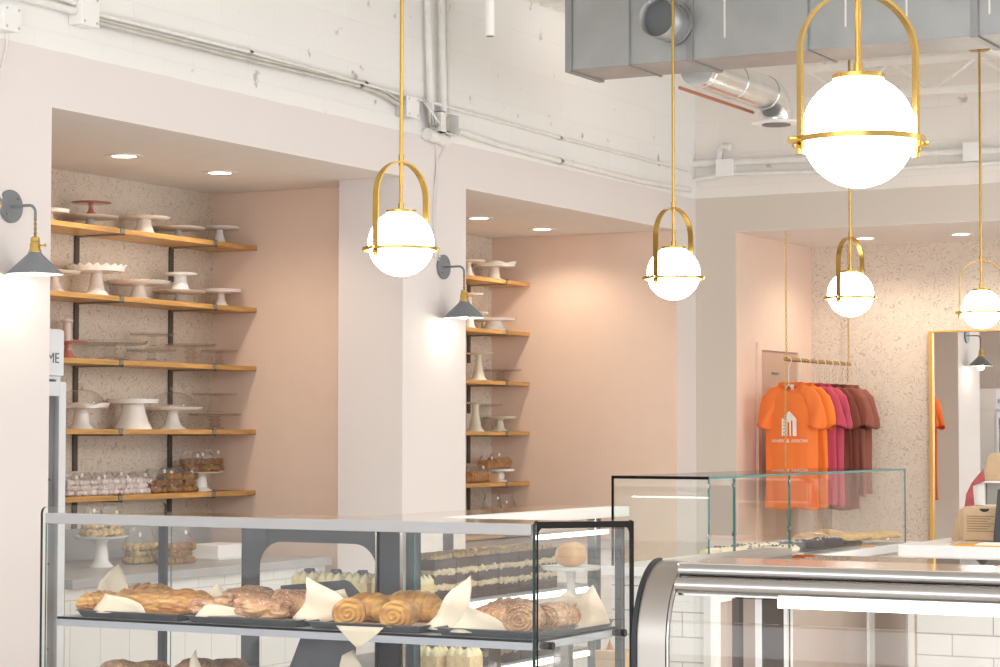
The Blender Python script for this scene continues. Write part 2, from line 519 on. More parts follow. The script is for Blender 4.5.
class MB:
    def __init__(s):
        s.v, s.f, s.mi = [], [], []

    def add(s, vs, fs, mi=0):
        k = len(s.v)
        s.v += [Vector(a) for a in vs]
        s.f += [[i + k for i in q] for q in fs]
        s.mi += [mi] * len(fs)
        return s

    def box(s, x0, x1, y0, y1, z0, z1, mi=0):
        v = [(x, y, z) for z in (z0, z1) for y in (y0, y1) for x in (x0, x1)]
        return s.add(v, [(0, 2, 3, 1), (4, 5, 7, 6), (0, 1, 5, 4), (2, 6, 7, 3), (0, 4, 6, 2), (1, 3, 7, 5)], mi)

    def pane(s, x0, x1, y0, y1, z0, z1):
        """a slab whose two large faces are slot 0 and whose thin edges are slot 1"""
        d = [x1 - x0, y1 - y0, z1 - z0]
        t = d.index(min(d))
        k = len(s.f)
        s.box(x0, x1, y0, y1, z0, z1)
        big = {2: (0, 1), 1: (2, 3), 0: (4, 5)}[t]
        for i in range(6):
            s.mi[k + i] = 0 if i in big else 1
        return s

    def lathe(s, prof, n=32, c=(0, 0, 0), mod=None, mi=0, close=True):
        k = len(s.v)
        for j, (r, z) in enumerate(prof):
            for i in range(n):
                a = 2 * PI * i / n
                dr, dz = mod(j, a) if mod else (0, 0)
                s.v.append(Vector((c[0] + (r + dr) * math.cos(a), c[1] + (r + dr) * math.sin(a), c[2] + z + dz)))
        m = len(prof)
        for j in range(m - 1):
            for i in range(n):
                i2 = (i + 1) % n
                s.f.append([k + j * n + i, k + j * n + i2, k + (j + 1) * n + i2, k + (j + 1) * n + i])
                s.mi.append(mi)
        if close:
            s.f.append([k + i for i in range(n)][::-1]); s.mi.append(mi)
            s.f.append([k + (m - 1) * n + i for i in range(n)]); s.mi.append(mi)
        return s

    def tube(s, pts, r, n=10, mi=0, up=None, rx=None, closed=False, caps=True):
        """sweep of an ellipse (r, rx) along pts; r may be a list"""
        pts = [Vector(p) for p in pts]
        m = len(pts)
        k = len(s.v)
        ref = Vector(up) if up else None
        prev = None
        for j, p in enumerate(pts):
            if closed:
                t = (pts[(j + 1) % m] - pts[j - 1]).normalized()
            else:
                t = (pts[min(j + 1, m - 1)] - pts[max(j - 1, 0)]).normalized()
            if ref is not None:
                a = ref
            elif prev is None:
                a = Vector((0, 0, 1)) if abs(t.z) < 0.9 else Vector((1, 0, 0))
            else:
                a = prev
            b = t.cross(a).normalized()
            a2 = b.cross(t).normalized()
            prev = a2
            rr = r[j] if isinstance(r, (list, tuple)) else r
            r2 = rr if rx is None else (rx[j] if isinstance(rx, (list, tuple)) else rx)
            for i in range(n):
                g = 2 * PI * i / n
                s.v.append(p + a2 * rr * math.cos(g) + b * r2 * math.sin(g))
        for j in range(m if closed else m - 1):
            for i in range(n):
                j2, i2 = (j + 1) % m, (i + 1) % n
                s.f.append([k + j * n + i, k + j * n + i2, k + j2 * n + i2, k + j2 * n + i])
                s.mi.append(mi)
        if caps and not closed:
            s.f.append([k + i for i in range(n)][::-1]); s.mi.append(mi)
            s.f.append([k + (m - 1) * n + i for i in range(n)]); s.mi.append(mi)
        return s

    def cyl(s, a, b, r, n=16, mi=0):
        return s.tube([a, b], r, n, mi)

    def band(s, pts, wdir, w, th, mi=0, closed=False):
        """flat strip: rectangular section, width w along wdir, thickness th"""
        pts = [Vector(p) for p in pts]
        wd = Vector(wdir).normalized()
        m = len(pts)
        k = len(s.v)
        for j, p in enumerate(pts):
            if closed:
                t = (pts[(j + 1) % m] - pts[j - 1]).normalized()
            else:
                t = (pts[min(j + 1, m - 1)] - pts[max(j - 1, 0)]).normalized()
            nn = t.cross(wd).normalized()
            for a, b in ((-1, -1), (1, -1), (1, 1), (-1, 1)):
                s.v.append(p + wd * a * w / 2 + nn * b * th / 2)
        for j in range(m if closed else m - 1):
            for i in range(4):
                j2, i2 = (j + 1) % m, (i + 1) % 4
                s.f.append([k + j * 4 + i, k + j * 4 + i2, k + j2 * 4 + i2, k + j2 * 4 + i])
                s.mi.append(mi)
        if not closed:
            s.f.append([k + 3, k + 2, k + 1, k]); s.mi.append(mi)
            s.f.append([k + (m - 1) * 4 + i for i in range(4)]); s.mi.append(mi)
        return s

    def prism(s, poly, axis, a0, a1, mi=0):
        """extrude a 2D polygon along axis ('x','y','z'); poly in the other two axes in order"""
        n = len(poly)
        def mk(p, a):
            return {'x': (a, p[0], p[1]), 'y': (p[0], a, p[1]), 'z': (p[0], p[1], a)}[axis]
        v = [mk(p, a0) for p in poly] + [mk(p, a1) for p in poly]
        f = [list(range(n))[::-1], list(range(n, 2 * n))]
        f += [[i, (i + 1) % n, n + (i + 1) % n, n + i] for i in range(n)]
        return s.add(v, f, mi)

    def ball(s, c, r, n=12, sq=(1, 1, 1), jit=0.0, seed=0, mi=0):
        k = len(s.v)
        m = max(5, n // 2 + 1)
        prof = [(math.sin(PI * j / m), -math.cos(PI * j / m)) for j in range(m + 1)]
        vs = []
        for j, (rr, z) in enumerate(prof):
            for i in range(n):
                a = 2 * PI * i / n
                d = Vector((max(rr, 0.02) * math.cos(a), max(rr, 0.02) * math.sin(a), z))
                q = 1 + jit * noise.noise(d * 1.7 + Vector((seed * 3.1, seed * 1.7, seed)))
                vs.append((c[0] + d.x * r * sq[0] * q, c[1] + d.y * r * sq[1] * q, c[2] + d.z * r * sq[2] * q))
        fs = []
        for j in range(m):
            for i in range(n):
                i2 = (i + 1) % n
                fs.append([j * n + i, j * n + i2, (j + 1) * n + i2, (j + 1) * n + i])
        fs.append(list(range(n))[::-1])
        fs.append([m * n + i for i in range(n)])
        return s.add(vs, fs, mi)

    def build(s, name, mats, parent=None, world=True, smooth=None, bevel=0.0, solid=0.0, sub=0):
        me = bpy.data.meshes.new(name)
        off = wloc(parent) if (parent and world) else Vector((0, 0, 0))
        me.from_pydata([tuple(a - off) for a in s.v], [], s.f)
        for mm in (mats if isinstance(mats, (list, tuple)) else [mats]):
            me.materials.append(mm)
        for p, i in zip(me.polygons, s.mi):
            p.material_index = i
        me.update()
        bm = bmesh.new()
        bm.from_mesh(me)
        bmesh.ops.recalc_face_normals(bm, faces=bm.faces)
        bm.to_mesh(me)
        bm.free()
        if smooth:
            for p in me.polygons:
                p.use_smooth = True
            me.set_sharp_from_angle(angle=math.radians(smooth))
        o = bpy.data.objects.new(name, me)
        lk(o, parent)
        if bevel:
            b = o.modifiers.new('bevel', 'BEVEL')
            b.width = bevel
            b.segments = 2
            b.limit_method = 'ANGLE'
        if solid:
            b = o.modifiers.new('solid', 'SOLIDIFY')
            b.thickness = solid
        if sub:
            b = o.modifiers.new('sub', 'SUBSURF')
            b.levels = b.render_levels = sub
        return o


def tag(o, label, cat=None, group=None, kind=None):
    if label:
        o['label'] = label
    if cat:
        o['category'] = cat
    if group:
        o['group'] = group
    if kind:
        o['kind'] = kind
    return o


def thing(name, loc, label, cat, group=None, rz=0.0):
    o = bpy.data.objects.new(name, None)
    o.empty_display_size = 0.05
    lk(o)
    o.location = loc
    o.rotation_euler = (0, 0, rz)
    return tag(o, label, cat, group)


def struct(o):
    o['kind'] = 'structure'
    return o


def copy_tree(o, parent=None):
    c = o.copy()
    COL.objects.link(c)
    if parent:
        c.parent = parent
    for ch in list(o.children):
        copy_tree(ch, c)
    return c


# ================================================================== THE ROOM
XA, YB, ZC, ZS = -5.6, 12.93, 3.87, 2.755      # left wall face, back wall face, ceiling, soffit
XW, E1, E2 = -6.9, 9.59, 12.62                # alcove back, alcove end walls
struct(MB().box(-7.2, 5.6, -3.6, 14.6, -0.1, 0).build('floor', M['floor']))
struct(MB().box(-7.2, 5.6, -3.6, 14.6, ZC, ZC + 0.1).build('ceiling', M['white_paint']))
b = MB()
b.box(-7.2, XA, -3.6, 6.716, 0, ZC)
b.box(-7.2, XA, 6.716, 12.64, ZS, ZC)
b.box(-5.97, XA, 9.348, 9.977, 0, ZS)
b.box(-7.2, -5.97, 9.59, 9.977, 0, ZS)
b.box(-7.2, XA, 12.64, 13.1, 0, ZC)
struct(b.build('wall_left', M['wallA']))
struct(MB().box(-7.2, XA - 0.001, 12.632, 12.64, 0, ZS - 0.003).build('wall_alcove_far', M['pink_warm_lit']))
struct(MB().box(-7.2, -5.971, 9.582, 9.59, 0, ZS - 0.003).build('wall_alcove_near', M['pink_warm_lit']))
struct(MB().box(-7.2, XW, 6.716, 9.582, 0, ZS).build('wall_alcove_back', M['wallpaper']))
struct(MB().box(-7.2, XW, 9.977, 12.632, 0, ZS).build('wall_alcove_back', M['wallpaper']))
struct(MB().box(XW, XA - 0.001, 6.717, 9.348, ZS - 0.002, ZS).box(XW, -5.972, 9.348, 9.582, ZS - 0.002, ZS).build('ceiling_alcove', M['soffit']))
struct(MB().box(XW, XA - 0.001, 9.978, 12.632, ZS - 0.002, ZS).build('ceiling_alcove', M['soffit']))
# back wall with the fitting niche
b = MB()
b.box(XA - 0.02, -5.33, YB, 14.6, 0, ZC)
b.box(-5.33, 2.0, YB, 14.6, ZS, ZC)
b.box(2.0, 5.6, YB, 14.6, 0, ZC)
struct(b.build('wall_back', M['wallB']))
struct(MB().box(-5.33, 2.0, 14.25, 14.6, 0, ZS).build('wall_niche_back', M['wallpaper']))
struct(MB().box(-5.345, -5.33 + 0.006, YB + 0.004, 14.25, 0, ZS).build('wall_niche_side', M['pink_warm_lit']))
struct(MB().box(-5.32, 2.0, YB + 0.002, 14.25, ZS - 0.002, ZS).build('ceiling_niche', M['soffit']))
# shopfront behind the camera and windows along the right
b = MB()
b.box(-7.2, -5.2, -3.6, -3.4, 0, ZC)
b.box(3.3, 5.6, -3.6, -3.4, 0, ZC)
b.box(-5.2, 3.3, -3.6, -3.4, 3.3, ZC)
b.box(-5.2, 3.3, -3.6, -3.4, 0, 0.5)
struct(b.build('wall_front', M['white_paint']))
b = MB()
b.box(5.5, 5.7, -3.6, -1.2, 0, ZC)
b.box(5.5, 5.7, -1.2, 14.6, 3.3, ZC)
b.box(5.5, 5.7, -1.2, 14.6, 0, 0.6)
b.box(5.5, 5.7, 5.1, 6.1, 0.6, 3.3)
b.box(5.5, 5.7, 12.3, 14.6, 0.6, 3.3)
struct(b.build('wall_right', M['white_paint']))


def window(name, horizontal, a0, a1, z0, z1, pos, nm):
    t = MB()
    for k in range(nm + 1):
        a = a0 + (a1 - a0) * k / nm
        if horizontal:
            t.box(a - 0.04, a + 0.04, pos - 0.04, pos + 0.04, z0, z1)
        else:
            t.box(pos - 0.04, pos + 0.04, a - 0.04, a + 0.04, z0, z1)
    for z in (z0 + 0.04, z1 - 0.04, z0 + (z1 - z0) * 0.72):
        if horizontal:
            t.box(a0, a1, pos - 0.035, pos + 0.035, z - 0.04, z + 0.04)
        else:
            t.box(pos - 0.035, pos + 0.035, a0, a1, z - 0.04, z + 0.04)
    o = struct(t.build(name, M['dark_post']))
    g = MB()
    if horizontal:
        g.box(a0, a1, pos - 0.004, pos + 0.004, z0, z1)
    else:
        g.box(pos - 0.004, pos + 0.004, a0, a1, z0, z1)
    g.build('window_pane', M['glass'], o)


window('window_1', True, -5.2, 3.3, 0.5, 3.3, -3.5, 4)
window('window_2', False, -1.2, 5.1, 0.6, 3.3, 5.6, 3)
window('window_3', False, 6.1, 12.3, 0.6, 3.3, 5.6, 3)

# side door in the niche
b = MB()
xf = -5.33 + 0.006
for y0, y1, z0, z1 in ((13.245, 13.30, 0, 2.03), (13.95, 14.0, 0, 2.03), (13.245, 14.0, 2.03, 2.08)):
    b.box(xf, xf + 0.018, y0, y1, z0, z1)
dr = struct(b.build('door_1', M['pink_warm_lit']))
MB().box(xf, xf + 0.006, 13.30, 13.95, 0.02, 2.03).build('door_leaf', M['door'], dr)
MB().box(xf + 0.006, xf + 0.009, 13.50, 13.62, 1.878, 1.893).build('sign_plate', M['clip'], dr)

# open web steel truss in front of the back wall
tr = thing('roof_truss', (-1.4, 12.5, 3.46), 'white painted open web steel roof truss running in front of the back wall', 'truss')
for z in (3.475, 3.66):
    MB().box(-4.7, 5.5, 12.47, 12.53, z - 0.018, z + 0.018).build('chord', M['white_paint'], tr)
b = MB()
xx = -4.7
i = 0
while xx < 5.2:
    b.cyl((xx, 12.5, 3.475 if i % 2 else 3.66), (xx + 0.26, 12.5, 3.66 if i % 2 else 3.475), 0.011, 8)
    xx += 0.26
    i += 1
b.build('web_bars', M['white_paint'], tr)
for x in (-4.6, -2, 1, 4):
    MB().box(x - 0.02, x + 0.02, 12.48, 12.52, 3.678, ZC).build('hanger_post', M['white_paint'], tr)
# corrugated deck ribs
tag(struct(MB().build('trim_1', M['white_paint'])) if False else None, None) if False else None
b = MB()
for k in range(46):
    y = 5.2 + k * 0.16
    b.box(-5.6, 5.5, y, y + 0.07, ZC - 0.03, ZC)
struct(b.build('trim_deck', M['white_paint']))

# ------------------------------------------------------------------ duct
du = thing('air_duct', (-2.0, 9.75, 3.25), 'large galvanised rectangular air duct hanging under the ceiling', 'duct')
MB().box(-4.82, 5.0, 9.6, 9.95, 3.25, 3.74).build('duct_body', M['duct'], du, bevel=0.004)
for px in (569, 690, 975):
    x = at(px, 40, Y=9.6).x
    MB().box(x - 0.016, x + 0.016, 9.588, 9.962, 3.24, 3.76).box(x + 0.016, x + 0.02, 9.59, 9.6, 3.26, 3.74).build('flange', M['duct_edge'], du, bevel=0.003)
b = MB()
for px in (725, 846, 907, 990):
    x = at(px, 30, Y=9.6).x
    MB().box(x - 0.004, x + 0.004, 9.594, 9.6, 3.34, 3.74).build('seam', M['trimw'], du)
c = at(674, 24, Y=9.6)
st = MB()
st.tube([(c.x, 9.6, c.z), (c.x, 9.55, c.z), (c.x, 9.40, c.z)], 0.092, 28, caps=False)
st.tube([(c.x, 9.58, c.z), (c.x, 9.575, c.z)], 0.104, 28)
st.tube([(c.x, 9.50, c.z), (c.x, 9.49, c.z)], 0.096, 28)
sp_ = st.build('round_collar', M['duct'], du, smooth=40, solid=0.003)
MB().tube([(c.x, 9.48, c.z), (c.x, 9.475, c.z)], 0.089, 28).build('damper_disc', M['duct_dark'], sp_)
for x in (-4.5, -3.6, -2.6, -1.5):
    MB().box(x, x + 0.012, 9.585, 9.965, 3.244, 3.25).cyl((x + 0.006, 9.59, 3.244), (x + 0.006, 9.59, ZC), 0.003, 6).build('hanger_strap', M['duct_edge'], du)
# round branch duct with elbow and diffuser
X0, Z0 = -4.30, 3.27
br = thing('branch_duct', (X0, 10.4, 3.1), 'shiny round branch duct with an elbow and white ceiling diffuser', 'duct')
YD = 11.0
pts = [(X0, 9.95 + k * 0.05, Z0) for k in range(19)]
for k in range(1, 9):
    a = k / 8 * PI / 2
    pts.append((X0, YD - 0.13 + 0.13 * math.sin(a), Z0 - 0.13 + 0.13 * math.cos(a)))
pts += [(X0, YD, 3.145), (X0, YD, 3.14)]
MB().tube(pts, 0.088, 28, up=(1, 0, 0)).build('duct_body', M['spiral'], br, smooth=50)
for y in (10.0, 10.4, 10.82):
    MB().tube([(X0, y, Z0), (X0, y + 0.012, Z0)], 0.0905, 28).build('seam', M['spiral'], br, smooth=40)
MB().lathe([(0.09, 0), (0.13, 0.002), (0.132, 0.012), (0.09, 0.02)], 32, (X0, YD, 3.125)).build('diffuser', M['trimw'], br, smooth=40)
MB().lathe([(0.02, -0.006), (0.075, -0.006), (0.075, 0.002), (0.02, 0.002)], 32, (X0, YD, 3.125)).build('diffuser_disc', M['duct_dark'], br, smooth=40)
MB().tube([(X0 - 0.10, 9.97, Z0 - 0.085), (X0 - 0.10, 10.92, Z0 - 0.085)], 0.009, 8).build('copper_line', mat('copper_pipe', (0.62, 0.24, 0.14), 0.35, 0.7), br)

# ------------------------------------------------------------------ conduits, boxes and cords on the left wall
def apx(px, py, off=0.0):
    return at(px, py, X=XA + off)


def conduit(name, pts, r, label, m='pipe_white', grp='conduits on the painted block wall', straps=True):
    P = []
    for p in pts:
        P.append(p if isinstance(p, Vector) else Vector(p))
    base = P[0]
    t = thing(name, base, label, 'conduit', grp)
    MB().tube(P, r, 10).build('pipe', M[m], t, smooth=60)
    if straps:
        b = MB()
        n = max(1, int((P[-1] - P[0]).length / 0.9))
        for k in range(1, n + 1):
            q = P[0].lerp(P[-1], k / (n + 0.5)) if len(P) == 2 else P[len(P) // 2]
            d = (P[1] - P[0]).normalized()
            b.tube([q - d * 0.012, q + d * 0.012], r * 1.25, 10)
        b.build('clamps', M[m], t, smooth=60)
    return t


conduit('conduit', [apx(96, 22, .03), apx(250, 60, .03), apx(360, 86, .03), apx(382, 94, .03), apx(400, 105, .03)], .011, 'lowest grey conduit sloping between the two white junction boxes', 'pipe_grey')
conduit('conduit', [apx(96, 18.5, .03), apx(250, 56.5, .03), apx(365, 83, .03), apx(386, 92, .03), apx(400, 101, .03)], .009, 'middle grey conduit running just above the lowest conduit', 'pipe_grey')
conduit('conduit', [apx(96, 14, .03), apx(250, 52, .03), apx(400, 94, .03)], .010, 'white painted conduit above the pair of grey conduits')
conduit('conduit', [apx(-20, -14, .03), apx(40, 2, .03), apx(76, 11.5, .03), apx(79, 14, .03), apx(79, 24, .03), apx(86, 25, .03)], .016, 'thick white conduit bending down beside the upper left box')
conduit('conduit', [apx(55, -4, .03), apx(80, 4, .03)], .013, 'short white conduit entering the upper left box')
conduit('conduit', [apx(427, -20, .03), apx(431, 118, .03)], .018, 'thick white vertical conduit left of the vertical pair', straps=False)
conduit('conduit', [apx(441, -20, .035), apx(443.5, 116, .035)], .020, 'white vertical conduit ending at the open grey box', straps=False)
conduit('conduit', [apx(447, -20, .02), apx(448.5, 114, .02)], .010, 'slim white vertical conduit beside the wider one', straps=False)
conduit('conduit', [apx(418, 99, .03), apx(455, 109, .03), apx(500, 121, .03), apx(560, 138, .03), apx(640, 158, .03), apx(688, 170, .03)], .010, 'thin white conduit running right from the middle junction box')
conduit('conduit', [apx(458, 131, .03), apx(500, 145, .03), apx(560, 161, .03), apx(640, 181, .03), apx(690, 190, .03)], .016, 'stained white pipe running just above the pink paint line')
YBf = YB - 0.03
conduit('conduit', [at(692, 164, Y=YBf), at(760, 161, Y=YBf), at(860, 156, Y=YBf), at(963, 151.5, Y=YBf), at(1030, 149, Y=YBf)], .022, 'white pipe crossing the back wall behind the largest pendant')
conduit('conduit', [at(694, 180, Y=YBf), at(730, 174, Y=YBf), at(860, 170, Y=YBf), at(1030, 161, Y=YBf)], .014, 'lower white pipe along the back wall above the greige paint')
conduit('conduit', [at(719, 160, Y=YBf), at(720, 150, Y=YBf), at(724, 146, Y=YBf - .03), at(730, 147, Y=YBf - .04)], .022, 'short curved white pipe rising from the back wall box', straps=False)


def jbox(px0, py0, px1, py1, label, wall='A', depth=0.07, face='box_white', side='box_white', opened=False):
    if wall == 'A':
        a, c = at(px0, py0, X=XA + depth), at(px1, py1, X=XA + depth)
        y0, y1 = min(a.y, c.y), max(a.y, c.y)
        zz = (a.z + c.z) / 2
        hh = abs(py1 - py0) * 0.5 * ((Vector((XA, (y0 + y1) / 2, 0))).length) / FPX
        t = thing('junction_box', (XA, (y0 + y1) / 2, zz), label, 'junction box', 'junction boxes on the walls')
        if not opened:
            MB().box(XA, XA + depth - .006, y0, y1, zz - hh, zz + hh).build('box_body', M[side], t, bevel=.003)
            MB().box(XA + depth - .006, XA + depth, y0 - .004, y1 + .004, zz - hh - .004, zz + hh + .004).build('cover_plate', M[face], t, bevel=.006)
        else:
            b = MB()
            b.box(XA, XA + .004, y0, y1, zz - hh, zz + hh)
            b.box(XA, XA + depth, y0, y0 + .05, zz - hh, zz + hh)
            b.box(XA, XA + depth, y1 - .004, y1, zz - hh, zz + hh)
            b.box(XA, XA + depth, y0, y1, zz - hh, zz - hh + .004)
            b.box(XA, XA + depth, y0, y1, zz + hh - .004, zz + hh)
            b.build('box_body', M[side], t)
            MB().box(XA + .02, XA + .05, y0 + .06, y1 - .05, zz - hh + .02, zz + hh - .02).build('wiring_block', M['pipe_grey'], t)
        b = MB()
        if not opened:
            for yy in (y0 + .012, y1 - .012):
                for z in (zz - hh + .012, zz + hh - .012):
                    MB().cyl((XA + depth - .001, yy, z), (XA + depth + .003, yy, z), .005, 8).build('screw', M['pipe_grey'], t)
    else:
        a, c = at(px0, py0, Y=YB - depth), at(px1, py1, Y=YB - depth)
        t = thing('junction_box', ((a.x + c.x) / 2, YB, c.z), label, 'junction box', 'junction boxes on the walls')
        MB().box(a.x, c.x, YB - depth + .006, YB, c.z, a.z).build('box_body', M[side], t, bevel=.003)
        MB().box(a.x - .004, c.x + .004, YB - depth, YB - depth + .006, c.z - .004, a.z + .004).build('cover_plate', M[face], t, bevel=.005)
    return t


jbox(5, 6, 21, 30, 'white cover plate box at the far upper left above a pink cord')
jbox(83, -4, 99, 25, 'white junction box where the grey conduits begin')
jbox(408, 97, 419, 117, 'white junction box right of the first pendant rod', side='pipe_grey')
jbox(441, 113, 459, 134, 'open grey electrical box under the vertical conduits', opened=True, side='pipe_white')
jbox(716, 160, 732, 175, 'square white box on the back wall beside the corner', wall='B')
jbox(963, 143, 979, 160, 'white box on the back wall behind the far right rod', wall='B')

b = MB()
for k in range(7):
    y = at(421 + k * 2.4, 125, X=XA).y
    z0 = at(424, 100 + k * 1.5, X=XA).z
    pts = [(XA + .03 + .012 * math.sin(k), y - .05, z0), (XA + .06, y - .02, z0 - .06 - .006 * k), (XA + .05, y + .01 * k, z0 - .12), (XA + .03, y + .06, z0 - .13 + .01 * k)]
    b.tube(pts, .006, 6)
tag(b.build('cable_bundle', M['pipe_grey'], smooth=60), 'tangle of grey flexible cables between the two boxes on the left wall', 'cable')
MBp = MB().tube([apx(427, 134, .03), apx(446, 141, .03)], .03, 12)
tag(MBp.build('pipe_stub', M['pipe_white'], smooth=60), 'short stubby white pipe under the tangle of cables', 'pipe')


def cord(pts, label):
    tag(MB().tube(pts, .0035, 6).build('power_cord', M['pink'], smooth=60), label, 'cord', 'pink painted cords on the left wall')


cord([apx(7, 31, .01), apx(7.5, 45, .01), apx(4, 62, .01), apx(0.5, 75, .01), apx(-3, 110, .01), apx(-3, 170, .01), apx(2, 200, .01)], 'pink cord curving down from the far upper left box')
cord([apx(436, 139, .01), apx(437, 165, .01), apx(434, 200, .01), apx(434.5, 256, .01), apx(441, 262, .01)], 'straight pink cord dropping to the right wall lamp')
cord([apx(445, 135, .01), apx(444, 150, .01), apx(438, 160, .01), apx(436.5, 180, .01), apx(435.5, 235, .01), apx(440, 258, .01)], 'curved pink cord hanging from the open box')

for _k, _w in enumerate(('nearest the cases', 'in the middle', 'farthest right')):
    t = thing('fill_panel', (-0.3 + _k * 1.6, 6.9, 3.71), 'long white unseen panel added as fill light ' + _w + ', over the shop floor', 'ceiling light', 'added fill panels')
    MB().box(-0.57 + _k * 1.6, -0.03 + _k * 1.6, 2.6, 11.2, 3.71, ZC).build('housing', M['trimw'], t)  # added out of view as a body for the fill lights
# fluorescent strip and hanging cylinder near the ceiling
a = at(490, 36, X=-4.6)
t = thing('ceiling_cylinder', (a.x, a.y, a.z), 'small white cylinder spotlight hanging from the ceiling', 'spotlight')
MB().tube([(a.x, a.y, a.z), (a.x, a.y, a.z + .19)], .021, 20).build('body', M['trimw'], t, smooth=40)
MB().tube([(a.x, a.y, a.z + .19), (a.x, a.y, ZC - .02)], .006, 8).build('stem', M['trimw'], t)
MB().tube([(a.x, a.y, a.z - .002), (a.x, a.y, a.z + .002)], .017, 20).build('lens', M['clip'], t)
t = thing('strip_light', (-5.2, 11.0, ZC - .07), 'white fluorescent strip light under the ceiling beside the duct end', 'strip light')
MB().box(-5.25, -5.15, 10.6, 11.6, ZC - .07, ZC - .031).build('housing', M['trimw'], t, bevel=.005)
MB().tube([(-5.2, 10.63, ZC - .08), (-5.2, 11.57, ZC - .08)], .013, 12).build('lamp_tube', M['down'], t, smooth=40)

# ------------------------------------------------------------------ recessed downlights
def downlight(x, y, z, label, power=13, grp='recessed downlights'):
    t = thing('recessed_light', (x, y, z), label, 'ceiling light', grp)
    MB().lathe([(.055, -.004), (.085, -.004), (.085, 0), (.055, 0)], 28, (x, y, z), close=False).build('trim_ring', M['trimw'], t, smooth=40)
    MB().lathe([(.001, -.003), (.056, -.003)], 28, (x, y, z), close=False).build('diffuser', M['down'], t)
    l = point('downlight_lamp', (0, 0, -.03), power, (1, .83, .64), .05, t, spot=150)
    return t


ZD = ZS - .002
downlight(-6.30, 8.06, ZD, 'left of the two recessed lights over the first shelf alcove')
downlight(-6.30, 8.80, ZD, 'right of the two recessed lights over the first shelf alcove')
downlight(-6.30, 11.38, ZD, 'recessed light over the second alcove nearest the wall lamp')
downlight(-6.30, 12.18, ZD, 'recessed light over the second alcove nearest its end wall')
downlight(-4.76, 13.72, ZS - .002, 'recessed light over the hanging shirts', 14)
downlight(-4.13, 13.72, ZS - .002, 'recessed light above the gold framed mirror', 14)

# ------------------------------------------------------------------ pendants
def pendant(px, py, D, label, phi, dist, ztop=None):
    """px,py: centre of the globe; dist along the optical axis"""
    d = fwd + rgt * ((px - 500) / FPX) - upv * ((py - 333.5) / FPX)
    p = Vector((0, 0, CAMZ)) + d * dist
    az = math.atan2(-p.x, p.y)
    R = D / 2
    zc_ = ztop or ZC
    t = thing('globe_pendant', p, label, 'pendant light', 'brass globe pendants', rz=az + math.radians(phi))
    zr = -.09 * D
    prof = [(R * math.sin(PI * k / 32), -R * math.cos(PI * k / 32)) for k in range(0, 31)]
    prof[0] = (R * .02, -R)
    MB().lathe(prof, 48).build('globe', M['globe'], t, world=False, smooth=60)
    top = R * math.cos(PI / 16)
    MB().lathe([(R * .30, top - .012), (R * .46, top - .006), (R * .46, top + .003), (R * .1, top + .008)], 40).build('globe_cap', M['gold'], t, world=False, smooth=30)
    rr = D * .575
    ring = [(rr * math.cos(2 * PI * k / 72), rr * math.sin(2 * PI * k / 72), zr) for k in range(72)]
    MB().band(ring, (0, 0, 1), .012 * D / .24, .005, closed=True).build('ring', M['gold'], t, world=False, smooth=40)
    ra = D * .545
    zt = zr + 1.33 * D
    pts = [(-ra, 0, zr - .02), (-ra, 0, zr + .3 * D), (-ra, 0, zt - ra)]
    pts += [(-ra * math.cos(PI * k / 24), 0, zt - ra + ra * math.sin(PI * k / 24)) for k in range(1, 24)]
    pts += [(ra, 0, zt - ra), (ra, 0, zr + .3 * D), (ra, 0, zr - .02)]
    MB().band(pts, (0, 1, 0), .026 * D / .24, .006).build('arch', M['gold'], t, world=False, smooth=40)
    for s in (-1, 1):
        k = MB()
        k.cyl((s * (ra + .002), 0, zr), (s * (rr + .018), 0, zr), .008, 14)
        k.cyl((s * (ra - .006), 0, zr - .014), (s * (ra + .008), 0, zr - .014), .006, 12)
        k.tube([(s * ra, 0, zr - .03), (s * ra, 0, zr - .018)], .009, 12)
        k.build('knob', M['brass_y'], t, world=False, smooth=40)
    MB().cyl((0, 0, top), (0, 0, zc_ - p.z), .0066, 12).build('rod', M['gold'], t, world=False, smooth=60)
    MB().cyl((0, 0, top), (0, 0, top + .028), .010, 14).cyl((0, 0, zt - .012), (0, 0, zt + .026), .010, 14).build('collar', M['gold'], t, world=False, smooth=40)
    MB().lathe([(.06, 0), (.062, -.012), (.05, -.02), (.012, -.022)][::-1], 32, (0, 0, zc_ - p.z)).build('canopy', M['gold'], t, world=False, smooth=40)
    return t


pendant(858.5, 131.5, .235, 'largest globe pendant, nearest, hanging in front of the duct at upper right', 22, 4.65)
pendant(401, 243.5, .235, 'left globe pendant with brass arch, hanging before the pink pier', 46, 7.96)
pendant(673.5, 273.5, .235, 'middle globe pendant in front of the white wall corner', 53, 9.9)
pendant(850.5, 294, .235, 'globe pendant hanging directly below the largest one, before the wallpaper', 62, 11.5)
g5 = pendant(981.5, 309, .217, 'far right globe pendant hanging above the gold framed mirror', 6, 12.3, 3.632)
tag(MB().box(g5.location.x - .02, g5.location.x + .02, g5.location.y - .12, 12.469, 3.632, 3.66).build('mounting_strut', M['white_paint']), 'short white steel strut holding the far right pendant to the roof truss', 'strut')
pendant(-46, 196, .235, 'globe pendant mostly outside the left edge, only its ring in view', 30, 6.6)

